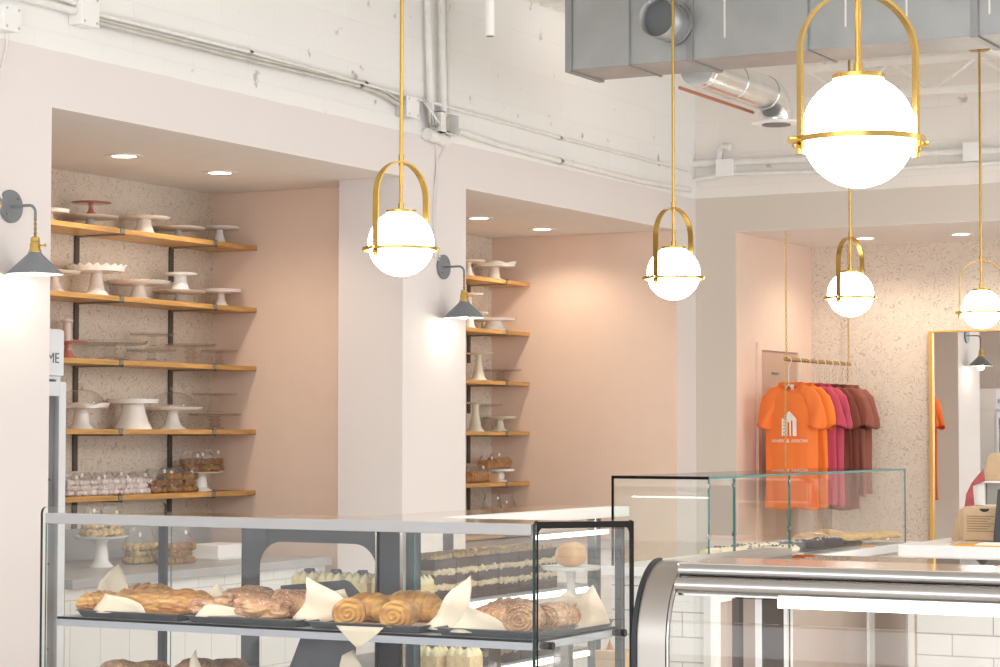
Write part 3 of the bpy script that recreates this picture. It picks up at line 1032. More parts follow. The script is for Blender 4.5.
# ------------------------------------------------------------------ wall lamps
def sconce(ppx, ppy, label, power):
    a = at(ppx, ppy, X=XA)
    t = thing('wall_lamp', a, label, 'wall lamp', 'grey cone wall lamps')
    x, y, z = a
    ln = .125
    MB().cyl((x, y, z), (x + .014, y, z), .062, 40).build('backplate', M['grey_metal'], t, smooth=40, bevel=.003)
    pts = [(x + .01, y, z), (x + ln - .03, y, z)]
    pts += [(x + ln - .03 + .03 * math.sin(k / 6 * PI / 2), y, z - .03 + .03 * math.cos(k / 6 * PI / 2)) for k in range(1, 7)]
    pts += [(x + ln, y, z - .055)]
    MB().tube(pts, .0055, 10, up=(0, 1, 0)).build('arm', M['grey_metal'], t, smooth=60)
    for e in (.03, -.03):
        MB().cyl((x + .012, y + e, z + e), (x + .018, y + e, z + e), .004, 8).build('screw', M['gold'], t)
    b = MB()
    for s in (0, PI):
        b.tube([(x + ln + .0032 * math.cos(s + k * .8), y + .0032 * math.sin(s + k * .8), z - .05 - k * .0045) for k in range(16)], .0032, 6)
    b.build('cord', M['cord_gold'], t, smooth=60)
    zs = z - .122
    so = MB().lathe([(.006, .005), (.016, 0), (.018, -.012), (.016, -.016), (.020, -.024), (.020, -.042), (.024, -.05), (.024, -.056)], 24, (x + ln, y, zs)).build('socket', M['brass_y'], t, smooth=35)
    MB().cyl((x + ln + .018, y, zs - .03), (x + ln + .045, y, zs - .03), .0025, 8).ball((x + ln + .047, y, zs - .03), .006, 8).build('switch_key', M['brass_y'], so, smooth=60)
    z2 = zs - .052
    MB().lathe([(.022, 0), (.030, -.012), (.105, -.083), (.107, -.086)], 40, (x + ln, y, z2), close=False).build('shade', [M['grey_metal']], t, smooth=40)
    MB().lathe([(.020, -.003), (.028, -.015), (.103, -.085)], 40, (x + ln, y, z2), close=False).build('shade_lining', M['shade_in'], t, smooth=40)
    MB().ball((x + ln, y, z2 - .068), .024, 16).build('bulb', M['bulb'], t, smooth=80)
    point('lamp_glow', (ln, 0, z2 - .098 - z), power, (1, .90, .74), .025, t)
    return t


sconce(9.5, 206.5, 'left grey cone wall lamp with brass socket beside the first alcove', .75)
sconce(442.5, 267, 'right grey cone wall lamp on the pink pier between the alcoves', .8)

# ------------------------------------------------------------------ shelves
SZ = [2.468, 2.146, 1.843, 1.516, 1.203]
XF = -6.62
def shelves(y0, y1, rails, where, zs):
    names = ['top', 'second', 'third', 'fourth', 'fifth', 'lowest']
    for i, z in enumerate(zs):
        t = thing('wall_shelf', (-6.76, (y0 + y1) / 2, z - .024), f'{names[i]} oak shelf board in the {where} alcove', 'shelf', f'oak shelves in the {where} alcove')
        MB().box(XW + .016, XF, y0, y1, z - .024, z).build('board', M['wood'], t, bevel=.0015)
        for ry, wname in rails:
            b = MB()
            b.box(XW + .012, XF + .004, ry - .011, ry + .011, z - .032, z - .024)
            b.box(XF, XF + .004, ry - .015, ry + .015, z - .032, z + .003)
            b.box(XF - .03, XF + .004, ry - .015, ry + .015, z, z + .003)
            b.build('bracket', M['clip'], t)
            MB().box(XW + .002, XW + .012, ry - .015, ry + .015, z - .20, z - .024).build('upright', M['bracket'], t)


shelves(6.75, 9.58, [(6.95, 'near the first alcove jamb'), (7.70, 'behind the glass door fridge')] if False else [(7.70, 'behind the glass door fridge'), (8.46, 'at the left of the first alcove'), (9.21, 'at the right of the first alcove')], 'first', SZ)
shelves(9.99, 12.628, [(11.57, 'hidden side of the second alcove'), (12.32, 'at the visible edge of the second alcove')], 'second', [2.458, 2.14, 1.823, 1.509, 1.192, .875])

# ------------------------------------------------------------------ cake stands
def stand_parts(t, D, H, style, mt, thick=.012, stem=.28, base=.42, rimh=.012, plate_only=False):
    """plate + pedestal, local coords"""
    R = D / 2
    zp = H - rimh
    if style != 'glass':
        base = max(base, .46)
        stem = stem * .85
    rs = R * stem
    rb = R * base
    n = 96
    if style == 'glass':
        prof = [(rb, 0), (rb * .97, .006), (rb * .45, .02), (rs * .32, H * .22), (rs * .6, H * .34), (rs * .32, H * .46), (rs * .62, H * .6), (rs * .32, H * .74), (rs * .8, zp)]
    elif style == 'tall':
        prof = [(rb, 0), (rb * .97, .008), (rb * .7, H * .12), (rs * .9, H * .35), (rs * .62, H * .6), (rs * .55, H * .85), (rs * .9, zp)]
    elif style == 'wide':
        prof = [(rb, 0), (rb * .98, .006), (rb * .80, H * .25), (rb * .64, H * .55), (rb * .56, H * .9), (rb * .6, zp)]
    else:
        prof = [(rb, 0), (rb * .97, .006), (rb * .62, H * .2), (rs * .75, H * .45), (rs * .6, H * .75), (rs * .9, zp)]
    MB().lathe([(.001, 0)] + prof, 40, close=False).build('pedestal', mt, t, world=False, smooth=50)
    mod = None
    if style == 'ruffle':
        def mod(j, a):
            k = {2: 0, 3: 1, 4: 1, 5: .5}.get(j, 0)
            return (.004 * k * math.sin(a * 20), .006 * k * math.sin(a * 20))
    elif style == 'scallop':
        def mod(j, a):
            k = {2: .4, 3: 1, 4: 1, 5: .5}.get(j, 0)
            return (.0035 * k * abs(math.sin(a * 18)), .003 * k * abs(math.sin(a * 18)))
    elif style == 'wavy':
        def mod(j, a):
            k = {2: .4, 3: 1, 4: 1, 5: .4}.get(j, 0)
            return (.010 * k * math.sin(a * 6 + .5), .006 * k * math.sin(a * 6 + 1.2))
    pl = [(.002, zp - thick * .3), (R * .7, zp - thick * .2), (R * .94, zp + .001), (R, H - .001), (R * .985, H), (R * .93, zp + thick * .55), (R * .7, zp + thick * .4), (.002, zp + thick * .35)]
    if style == 'straight':
        pl = [(.002, zp - .004), (R * .97, zp - .004), (R, zp), (R * .97, H), (R * .95, H), (R * .94, zp + .006), (R * .7, zp + .006), (.002, zp + .006)]
    MB().lathe(pl, n, mod=mod).build('plate', mt, t, world=False, smooth=50)


def stand(px, py_base, py_top, wpx, label, z=None, style='plain', m='ceramic', X=-6.76, grp='cake stands on the alcove shelves', **kw):
    """px: centre column; py_base/py_top: foot and plate rows; wpx: plate width"""
    p = at(px, py_base, X=X)
    dist = (p - Vector((0, 0, CAMZ))).dot(fwd)
    if z is None:
        z = p.z
    H = (py_base - py_top) * dist / FPX
    D = wpx * dist / FPX
    t = thing('cake_stand', (p.x, p.y, z), label, 'cake stand', grp)
    stand_parts(t, D, H, style, M[m], **kw)
    return t, D, H


S1, S2, S3, S4, S5 = SZ
XM = -6.755
stand(53, 0, -14.5, 38, 'white plated stand at the left end of the top shelf', S1, style='plain', stem=.2, rimh=.018)
tA, DA, HA = stand(92, 0, -12.5, 57, 'greyish low stand on the top shelf carrying the pink stand', S1, m='ceramic_grey', stem=.25, base=.36)
t, D_, H_ = stand(93, 0, -15, 41, 'pink glass stand stacked on the greyish stand of the top shelf', S1 + HA - .006, m='pink_glass', stem=.22, base=.28, rimh=.006, X=XM)
stand(146, 0, -18.5, 52, 'white stand with wide tapered foot, middle of the top shelf', S1, m='ceramic', stem=.45, base=.42, style='wide')
stand(180, 0, -12.5, 54, 'greyish low stand right of middle on the top shelf', S1, m='ceramic_grey', stem=.22, base=.3)
stand(221, 0, -18, 41, 'off white stand with ringed stem at the right end of the top shelf', S1, style='tall', stem=.34, base=.32)
stand(57, 0, -22, 52, 'white stand cut by the jamb on the second shelf', S2, stem=.3, base=.45)
stand(99, 0, -31, 58, 'tall white stand with a ruffled fence rim on the second shelf', S2, style='ruffle', stem=.36, base=.48, rimh=.03)
stand(141, 0, -19, 62, 'low white stand with beaded edge on the second shelf', S2, style='scallop', stem=.36, base=.36, rimh=.015)
tB, DB, HB = stand(181, 0, -13, 54, 'greyish low stand on the second shelf under a small white one', S2, m='ceramic_grey', stem=.25, base=.3)
stand(182.5, 0, -18.5, 34, 'small white stand stacked on a low stand on the second shelf', S2 + HB - .004, style='wide', base=.6, X=XM)
stand(223, 0, -17.5, 42, 'white stand with pleated edge at the right end of the second shelf', S2, style='scallop', stem=.3, base=.36, rimh=.016)
stand(71, 0, -17.5, 42, 'pink glass stand beside the fridge sign on the third shelf', S3, m='pink_glass', stem=.3, base=.35, rimh=.006)
stand(113, 0, -20, 76, 'widest clear glass stand on the third shelf', S3, style='glass', m='glass_ware', stem=.35, base=.5, rimh=.018)
tC, DC, HC = stand(154, 0, -13.5, 50, 'clear glass stand with beaded stem on the third shelf', S3, style='glass', m='glass_ware', stem=.35, base=.4)
stand(155, 0, -16, 44, 'clear glass stand stacked on another on the third shelf', S3 + HC, style='glass', m='glass_ware', stem=.3, base=.35, X=XM)
stand(193, 0, -20.5, 51, 'clear glass stand with three-knop stem on the third shelf', S3, style='glass', m='glass_ware', stem=.4, base=.35)
stand(221.5, 0, -16, 37, 'small clear glass stand at the right end of the third shelf', S3, style='glass', m='glass_ware', stem=.4, base=.4)
tE, DE, HE = stand(85, 0, -25, 56, 'white wavy edged stand under a glass dome on the fourth shelf', S4, style='wavy', stem=.45, base=.48, rimh=.02)
stand(137, 0, -30, 53, 'broad footed white stand in the middle of the fourth shelf', S4, style='straight', stem=.6, base=.70, rimh=.022) if False else None
t, D_, H_ = stand(136.5, 0, -30, 52, 'broad footed white stand in the middle of the fourth shelf', S4, style='wide', stem=.6, base=.74, rimh=.022)
tF, DF, HF = stand(175.5, 0, -21.5, 61, 'white scalloped stand under a glass dome on the fourth shelf', S4, style='scallop', stem=.34, base=.36, rimh=.012)
tG, DG, HG = stand(217.5, 0, -16, 54, 'clear glass stand at the right end of the fourth shelf', S4, style='glass', m='glass_ware', stem=.4, base=.4)
stand(217, 0, -20, 46, 'clear glass stand stacked at the right end of the fourth shelf', S4 + HG, style='tall', m='glass_ware', stem=.35, base=.25, X=XM)


def dome(t_under, D, H, pxw, pyh, label):
    p = Vector(t_under.location) + Vector((0, 0, H - .006))
    R = D * pxw / 2
    hh = R * pyh
    t = thing('glass_dome', p, label, 'cake dome', 'glass cake domes on the fourth shelf')
    prof = [(R, 0), (R, .01)] + [(R * math.cos(k / 12 * PI / 2), .01 + hh * math.sin(k / 12 * PI / 2)) for k in range(1, 12)] + [(.004, .01 + hh)]
    MB().lathe(prof, 40, close=False).build('dome', M['dome_glass'], t, world=False, smooth=60)
    MB().ball((0, 0, hh + .026), .014, 12).cyl((0, 0, hh + .006), (0, 0, hh + .02), .006, 8).build('knob', M['glass_ware'], t, world=False, smooth=60)


dome(tE, DE, HE, .80, .62, 'left glass dome over the wavy edged white stand')
dome(tF, DF, HF, .76, .66, 'right glass dome over the scalloped white stand')
# white trumpet stand on the third shelf behind the fridge
stand(70, 0, -40, 13, 'pale trumpet shaped stand on the third shelf above the fridge', S3, X=-6.83, style='wide', m='ceramic_pinkish', base=1.1, stem=.5)

# second alcove
T1, T2, T3, T4, T5, T6 = 2.458, 2.14, 1.823, 1.509, 1.192, .875
stand(494.5, 0, -18.5, 43, 'white wavy bowl stand on the top shelf of the second alcove', T1, style='wavy', stem=.4, base=.4, rimh=.028)
stand(469, 0, -18, 34, 'plain white stand half hidden by the pier on the top shelf', T1, stem=.3, base=.5)
stand(470, 0, -36, 28, 'tall slim white stand behind the wall lamp in the second alcove', T2, style='tall', stem=.4, base=.5)
stand(483, 0, -20, 12, 'tiny white stand above the broad one in the second alcove', T2 + .0, X=-6.85, style='tall')
stand(494, 0, -12.5, 47, 'broad white drum footed stand on the second alcove shelf two', T2, style='wide', base=.58, stem=.5, rimh=.016, X=-6.72)
stand(479, 0, -28, 30, 'pale green tall stand on the third shelf of the second alcove', T3, style='tall', m='ceramic_green', stem=.42, base=.62, rimh=.008)
stand(501, 0, -12.5, 42, 'clear glass stand on the third shelf of the second alcove', T3, style='glass', m='glass_ware', stem=.4, base=.45)
stand(476, 0, -29, 30, 'tall white stand on the fourth shelf of the second alcove', T4, style='tall', m='ceramic_green', stem=.45, base=.6, rimh=.008)
stand(500, 0, -14.5, 33, 'white beaded stand on the fourth shelf of the second alcove', T4, style='scallop', m='ceramic_green', stem=.4, base=.5)
stand(489, 0, -27, 28, 'clear glass bowl stand behind the beaded stand', T4, X=-6.84, style='tall', m='glass_ware', base=.3)
tH, DH, HH = stand(499, 0, -12.5, 32, 'white flat stand carrying bagged loaves in the second alcove', T5, style='straight', stem=.6, base=.55, rimh=.010)
# stand with bagged biscuits on fifth shelf of first alcove
tI, DI, HI = stand(203.5, 0, -19.5, 48, 'white stand carrying bagged biscuits on the fifth shelf', S5, style='plain', stem=.45, base=.5, rimh=.008)
stand(68, 0, -21, 14, 'small white stand next to the fridge on the fifth shelf', S5, X=-6.84, style='wide', m='ceramic', base=.8)


# ------------------------------------------------------------------ bags
def bag(p, wd, h, hb, m, label, grp, kind='blob', seed=0, dp=.09, cname='biscuits'):
    """cellophane bag: contents heap of height hb, gathered top with sticker"""
    rnd = random.Random(seed)
    t = thing('cellophane_bag', p, label, 'bag', grp)
    b = MB()
    if kind == 'loaf':
        for k in range(8):
            y = -wd / 2 + wd * (k + .5) / 8
            pr = []
            for q in range(16):
                a = 2 * PI * q / 16
                pr.append((.045 * math.cos(a) * 1.05, .003 + hb * .5 + hb * .5 * math.sin(a) * (1 if math.sin(a) > 0 else .98)))
            b.prism([(max(-.042, min(.042, c_[0])), max(.002, c_[1])) for c_ in pr], 'y', y - wd / 18, y + wd / 18 * .7)
    else:
        r = .021 if kind == 'blob' else .017
        nx = max(2, int(wd / (r * 1.55)))
        for lay in range(max(1, int(hb / (r * 1.5)))):
            for i in range(nx - (lay % 2)):
                for jy in range(3):
                    b.ball(((jy - 1) * r * 1.3 + rnd.uniform(-.004, .004), -wd / 2 + (i + .6 + .3 * (lay % 2)) * wd / nx + rnd.uniform(-.004, .004), r * .8 + lay * r * 1.45), r * rnd.uniform(.85, 1.1), 8, (1, 1, rnd.uniform(.7, 1)), .5, rnd.random() * 30)
    b.build(cname, m, t, world=False, smooth=60)
    f = MB()
    n = 20
    rings = []
    for j in range(9):
        u = j / 8
        z = u * h
        k = 1.0 if z < hb else 1 - .12 * (z - hb) / max(.01, h - hb)
        fy = (wd / 2 + .008) * k
        fx = dp / 2 * (1.0 if z < hb else max(.45, 1 - .8 * (z - hb) / max(.01, h - hb)))
        for i in range(n):
            a = 2 * PI * i / n
            q = 1 + .30 * noise.noise(Vector((math.cos(a) * 3, math.sin(a) * 3 + seed, z * 45)))
            f.v.append(Vector((fx * math.cos(a) * q, fy * math.sin(a) * q, z + .002)))
    for j in range(8):
        for i in range(n):
            i2 = (i + 1) % n
            f.f.append([j * n + i, j * n + i2, (j + 1) * n + i2, (j + 1) * n + i])
            f.mi.append(0)
    f.build('film', M['film'], t, world=False, smooth=60)
    yk = wd * (.25 if seed % 2 else -.15)
    zk = h * (.80 + .05 * (seed % 3))
    MB().cyl((dp * .14 + .004, yk, zk), (dp * .14 + .008, yk, zk), .010, 14).build('sticker', M['tag'], t, world=False)
    return t


def bagat(px, z, wpx, hpx, hbpx, m, label, grp, X=-6.74, **kw):
    p = at(px, 440, X=X)
    dist = (p - Vector((0, 0, CAMZ))).dot(fwd)
    p.z = z
    cosf = math.cos(YAW - math.atan((px - 500) / FPX) * 1)
    s = dist / FPX
    return bag(p, wpx * s / .52, hpx * s, hbpx * s, M[m], label, grp, **kw)


g = 'bags of meringues on the fifth shelf'
for i, (px, sd, ad) in enumerate([(70, 'first, half hidden by the fridge'), (82, 'second from the fridge'), (93, 'third from the fridge'), (104, 'fourth from the fridge'), (115, 'fifth from the fridge'), (127, 'sixth from the fridge'), (139, 'seventh, nearest the brown biscuits')] and
                               [(70, 1, 'half hidden beside the fridge'), (81.5, 2, 'second from the fridge'), (92.5, 3, 'third from the fridge'), (104, 4, 'fourth from the fridge'), (115, 5, 'fifth from the fridge'), (127, 6, 'sixth from the fridge'), (139, 7, 'nearest the brown biscuits')]):
    bagat(px, S5, 12, 21 + (sd % 3), 18, 'meringue', 'clear bag of pinkish white meringues, ' + ad, g, seed=sd, kind='small', cname='meringues')
g = 'bags of brown biscuits on the fifth shelf'
bagat(157, S5, 16, 24, 19, 'biscuit', 'clear bag of brown biscuits right of the meringues', g, seed=11)
bagat(171, S5, 15, 25, 20, 'biscuit', 'clear bag of brown biscuits in the middle of the row', g, seed=12, dp=.1)
bagat(185, S5, 14, 23, 19, 'biscuit', 'clear bag of brown biscuits against the white stand', g, seed=13)
g = 'bags of biscuits on the white stand'
bagat(191, S5 + HI, 13, 20, 15, 'biscuit', 'left bag of brown biscuits on the white stand', g, X=-6.76, seed=21)
bagat(202, S5 + HI, 13, 20, 15, 'biscuit', 'middle bag of brown biscuits on the white stand', g, X=-6.76, seed=22)
bagat(212, S5 + HI, 12, 21, 15, 'biscuit', 'right bag of brown biscuits on the white stand', g, X=-6.76, seed=23)
g = 'bagged sliced loaves in the second alcove'
bagat(476, T5, 20, 18, 11, 'bread', 'sliced loaf in clear bag at the pier end of the shelf', g, X=-6.716, seed=31, kind='loaf', cname='loaf')
bagat(499, T5 + HH, 17, 16, 11, 'bread', 'right sliced loaf in clear bag on the white flat stand', g, seed=32, kind='loaf', cname='loaf')
bagat(487, T5 + HH, 10, 14, 9, 'bread', 'left sliced loaf in clear bag on the white flat stand', g, seed=33, kind='loaf', cname='loaf')
g = 'bagged treats on the lowest shelf of the second alcove'
bagat(492, T6, 14, 38, 27, 'cookie', 'left tall bag of pale cookies low in the second alcove', g, seed=41)
bagat(506, T6, 14, 37, 26, 'cookie', 'middle tall bag of pale cookies low in the second alcove', g, seed=42)
bagat(520, T6, 13, 38, 27, 'cookie', 'right tall bag of pale cookies low in the second alcove', g, seed=43)
p = at(494, 440, X=-6.66)
t = thing('price_card', (p.x, p.y, T5), 'small brown tent card beside the white flat stand', 'card')
MB().prism([(-.02, 0), (.02, 0), (0, .055)], 'x', p.x - .03, p.x + .03).build('card', M['kraft'], t, world=False)
t.children[0].location = (-p.x, 0, 0)

# ------------------------------------------------------------------ fridge
fy0, fy1, fx = 6.74, 7.33, -6.05
fr = thing('glass_door_fridge', ((XW + fx) / 2, (fy0 + fy1) / 2, 0), 'white upright drinks fridge with lit header standing in the first alcove', 'fridge')
b = MB()
b.box(XW + .02, fx, fy0, fy0 + .03, .25, 1.72)
b.box(XW + .02, fx, fy1 - .03, fy1, .25, 1.72)
b.box(XW + .02, XW + .06, fy0 + .03, fy1 - .03, .25, 1.72)
b.box(XW + .02, fx, fy0, fy1, 0.03, .25)
b.box(XW + .02, fx, fy0, fy1, 1.72, 1.93)
b.build('cabinet', M['fridge'], fr, bevel=.004)
hd = MB().box(fx, fx + .02, fy0 + .005, fy1 - .005, 1.735, 1.925).build('header_panel', M['fridge'], fr, bevel=.004)
d = MB()
for y0, y1, z0, z1 in ((fy0, fy0 + .05, .25, 1.71), (fy1 - .045, fy1, .25, 1.71), (fy0 + .05, fy1 - .045, .25, .31), (fy0 + .05, fy1 - .045, 1.65, 1.71)):
    d.box(fx + .004, fx + .03, y0, y1, z0, z1)
dd = d.build('door', M['fridge'], fr, bevel=.003)
MB().box(fx + .012, fx + .018, fy0 + .05, fy1 - .045, .31, 1.65).build('door_glass', M['glass'], dd)
b = MB()
for z in (.6, .95, 1.3):
    b.box(XW + .07, fx - .02, fy0 + .04, fy1 - .04, z, z + .01)
b.build('shelves', M['steel'], fr)
rnd = random.Random(3)
bcols = [mat('blue_label_glass', (.06, .14, .30), .2), mat('dark_bottle', (.03, .05, .09), .15), mat('pale_drink', (.55, .60, .62), .2)]
bi = 0
for z in (.26, .61, .96, 1.31):
    for ky in range(5):
        yb = fy0 + .09 + ky * .105
        xb = fx - .07
        t = thing('drink_bottle', (xb, yb, z), f"{['lowest','second','third','top'][[.26,.61,.96,1.31].index(z)]} row bottle in the white fridge, {['nearest the jamb','second','in the middle','fourth along','nearest the shelves'][ky]}", 'bottle', 'bottles in the white fridge')
        MB().lathe([(.002, .002), (.030, .002), (.031, .01), (.031, .14), (.012, .20), (.012, .235)], 14).build('bottle_body', bcols[(bi * 7 + ky) % 3], t, world=False, smooth=50)
        MB().lathe([(.014, .235), (.014, .25)], 12).build('cap', M['steel'], t, world=False)
        bi += 1


def text_mesh(body, size, m, parent, matrix, name='lettering', ext=.001, spacing=1.0, warp=None):
    cu = bpy.data.curves.new(name, 'FONT')
    cu.body = body
    cu.size = size
    cu.extrude = ext
    cu.align_x = 'CENTER'
    cu.space_character = spacing
    o = bpy.data.objects.new(name, cu)
    COL.objects.link(o)
    dg = bpy.context.evaluated_depsgraph_get()
    me = bpy.data.meshes.new_from_object(o.evaluated_get(dg))
    bpy.data.objects.remove(o)
    me.transform(matrix)
    if warp:
        for v in me.vertices:
            v.co = warp(v.co)
    me.materials.clear()
    me.materials.append(m)
    r = bpy.data.objects.new(name, me)
    lk(r, parent)
    return r


# header text (only the last letters clear the jamb)
a = at(58.0, 363, X=fx + .021)
mtx = Matrix.Translation(a - Vector(fr.location)) @ Matrix(((0, 0, 1, 0), (1, 0, 0, 0), (0, 1, 0, 0), (0, 0, 0, 1)))
text_mesh('ME', .060, M['ink'], hd, Matrix.Translation((0, -.030, 0)) @ mtx)

# ------------------------------------------------------------------ back counter under the shelves
ct = thing('worktop', (-6.4, 8.35, .85), 'grey worktop running under the first alcove shelves', 'worktop')
MB().box(XW + .025, -5.99, 7.345, 9.33, .85, .89).build('top', M['counter_grey'], ct, bevel=.003)
tag(MB().box(XW + .003, XW + .021, 7.37, 9.55, .89, 1.04).build('backsplash', M['counter_grey']), 'low grey backsplash strip behind the grey worktop', 'backsplash')
kb = thing('base_cabinet', (-6.4, 8.35, 0), 'white tiled base cabinet under the grey worktop', 'cabinet')
MB().box(XW + .025, -6.03, 7.345, 9.33, 0, .85).build('body', M['tile_big'], kb)
ct2 = thing('worktop', (-6.4, 11.3, .82), 'grey worktop low in the second alcove', 'worktop')
MB().box(XW + .025, -5.9, 10.0, 12.59, .80, .84).build('top', M['counter_grey'], ct2, bevel=.003)
kb2 = thing('base_cabinet', (-6.4, 11.3, 0), 'white base cabinet under the low worktop of the second alcove', 'cabinet')
MB().box(XW + .025, -5.95, 10.0, 12.59, 0, .80).build('body', M['tile_big'], kb2)

# things on the back counter
def on_counter(px, X=-6.45):
    p = at(px, 560, X=X)
    return Vector((p.x, p.y, .89))


p = on_counter(101)
dist = (p - Vector((0, 0, CAMZ))).dot(fwd)
t = thing('cake_stand', p, 'white beaded stand with bagged bread on the grey worktop', 'cake stand')
stand_parts(t, .25, .14, 'scallop', M['ceramic'], base=.45, stem=.4)
for k, (dy, lb) in enumerate([(-.06, 'left'), (.06, 'right')]):
    bag(p + Vector((0, dy, .14)), .11, .13, .07, M['straw'], f'{lb} bag of pale biscotti on the beaded stand on the worktop', 'bags on the beaded stand', seed=50 + k)
p = on_counter(140)
bag(p, .17, .17, .11, M['straw'], 'bag of pale biscotti standing on the worktop beside the beaded stand', 'bags on the grey worktop', seed=60)
p = on_counter(176, -6.3)
bag(p, .20, .17, .10, M['biscuit'], 'bag of striped brown biscuits standing on the worktop', 'bags on the grey worktop', seed=61)
p = on_counter(218, -6.4)
t = thing('serving_tray', p, 'stack of white papers in a low tray on the worktop', 'tray')
MB().box(-.12, .12, -.16, .16, 0, .012).build('tray_base', M['counter_white'], t, world=False, bevel=.003)
MB().box(-.10, .10, -.14, .14, .012, .07).build('paper_stack', M['paper_w'], t, world=False, bevel=.002)

# ================================================================== PASTRY CASE (near left)
CY0, CY1, CXL, CXR = 4.73, 5.27, -3.958, -2.463
pc = thing('pastry_display_case', ((CXL + CXR) / 2, 5.0, 0), 'square glass pastry display case with stainless top bar in the left foreground', 'display case')
MB().box(CXL + .01, CXR - .01, CY0 - .006, CY0 + .02, 1.256, 1.283).build('top_bar', M['steel_sat'], pc, bevel=.0015)
MB().box(CXL + .01, CXR - .01, CY0 + .02, CY1, 1.262, 1.270).build('top_panel', M['steel_mir'], pc)
MB().pane(CXL + .008, CXR - .008, CY0 - .002, CY0 + .004, .42, 1.256).build('front_glass', [M['glass'], M['edge']], pc)


def rr_poly(y0, y1, z0, z1, r, n=8):
    """YZ rounded at both upper corners"""
    P = [(y0, z0), (y0, z1 - r)]
    P += [(y0 + r - r * math.cos(k / n * PI / 2), z1 - r + r * math.sin(k / n * PI / 2)) for k in range(1, n + 1)]
    P += [(y1 - r + r * math.sin(k / n * PI / 2), z1 - r + r * math.cos(k / n * PI / 2)) for k in range(0, n + 1)]
    P += [(y1, z0)]
    return P


def end_pane(x, th, parent, name='end_glass', ed='edge', y0=CY0 - .008, y1=CY1, zt=1.30, zt2=None):
    P = rr_poly(y0, y1, .42, zt, .018)
    b = MB()
    b.prism(P, 'x', x, x + th)
    n = len(P)
    for i in range(len(b.f)):
        b.mi[i] = 0 if i < 2 else 1
    return b.build(name, [M['glass'], M[ed]], parent)


end_pane(CXL - .004, .008, pc, ed='edge_dark')
epR = end_pane(CXR - .004, .008, pc, zt=1.292, ed='edge_dark')


def frit(x0, x1, y0, y1, z0, z1, wt, wf, wb, r, m, parent, name='border', hole_bottom=None, axis='x'):
    """frame border with a rounded-corner opening: outer rectangle, hole offset by widths"""
    n = 8
    oy0, oy1, oz1 = y0, y1, z1
    hy0, hy1, hz1 = y0 + wf, y1 - wb, z1 - wt
    hz0 = z0 if hole_bottom is None else hole_bottom
    hole = [(hy0, hz0), (hy0, hz1 - r)] + [(hy0 + r - r * math.cos(k / n * PI / 2), hz1 - r + r * math.sin(k / n * PI / 2)) for k in range(1, n + 1)]
    hole += [(hy1 - r + r * math.sin(k / n * PI / 2), hz1 - r + r * math.cos(k / n * PI / 2)) for k in range(0, n + 1)] + [(hy1, hz0)]
    out = []
    for (y, z) in hole:
        cy, cz = (hy0 + hy1) / 2, hz1 - r
        if z <= hz1 - r + 1e-6:
            out.append((oy0 if y < cy else oy1, z))
        else:
            dy, dz = y - (hy0 + r if y < cy else hy1 - r), z - cz
            m_ = max(abs(dy), abs(dz), 1e-6)
            if abs(dy) >= abs(dz):
                out.append((oy0 if y < cy else oy1, min(oz1, cz + (oz1 - cz) * abs(dz) / m_)))
            else:
                out.append(((hy0 + r + (oy0 - hy0 - r) * abs(dy) / m_) if y < cy else (hy1 - r + (oy1 - hy1 + r) * abs(dy) / m_), oz1))
    b = MB()
    k = len(hole)
    def V(p, a):
        return (a, p[0], p[1]) if axis == 'x' else (p[0], a, p[1])
    vs = [V(p, x0) for p in hole] + [V(p, x0) for p in out] + [V(p, x1) for p in hole] + [V(p, x1) for p in out]
    fs = []
    for i in range(k - 1):
        fs.append([i, i + 1, k + i + 1, k + i])
        fs.append([2 * k + i, 2 * k + i + 1, 3 * k + i + 1, 3 * k + i])
        fs.append([i, i + 1, 2 * k + i + 1, 2 * k + i])
        fs.append([k + i, k + i + 1, 3 * k + i + 1, 3 * k + i])
    b.add(vs, fs)
    if hole_bottom is not None:
        b.box(x0, x1, oy0, oy1, z0, hole_bottom) if axis == 'x' else b.box(oy0, oy1, x0, x1, z0, hole_bottom)
    return b.build(name, m, parent)


fr_ = frit(CXR + .0045, CXR + .0055, CY0 - .006, CY1 - .002, .43, 1.289, .016, .008, .026, .02, M['frit'], epR)
for _o in (epR, fr_):
    for v in _o.data.vertices:
        if v.co.z > 1.0:
            v.co.z -= max(0, (v.co.y + 5.0 - CY0)) * .03
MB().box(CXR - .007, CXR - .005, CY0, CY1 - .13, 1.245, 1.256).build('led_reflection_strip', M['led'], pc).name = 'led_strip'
for nm, x in (('rear_post', CXL + .002), ('rear_post', -3.18), ('rear_post', CXR - .03)):
    wdt = .018 if x != -3.18 else .07
    MB().box(x - wdt / 2, x + wdt / 2, CY1 - .025, CY1, .42, 1.262).build(nm, M['dark_post'], pc, bevel=.002)
MB().box(-3.222, -3.217, CY1 - .035, CY1 - .02, .42, 1.262).box(-3.143, -3.133, CY1 - .035, CY1 - .02, .42, 1.262).build('door_edge', M['steel'], pc)
MB().pane(CXL + .03, (CXL + CXR) / 2, CY1 - .014, CY1 - .009, .43, 1.26).build('sliding_door', [M['glass'], M['edge']], pc)
MB().pane((CXL + CXR) / 2, CXR - .03, CY1 - .024, CY1 - .019, .43, 1.26).build('sliding_door', [M['glass'], M['edge']], pc)
MB().box(CXL - .006, CXR + .006, CY0 - .02, CY1 + .02, 0, .42).build('base', M['steel_sat'], pc, bevel=.005)
_l = area('case_light', (0, 0, 0), (0, 0, -1), 1.3, .05, 1.5, (1, .96, .90))
_l.parent = pc
_l.location = (0, -.235, 1.25)
_l.rotation_euler = (math.radians(28), 0, 0)
ZT = 1.003
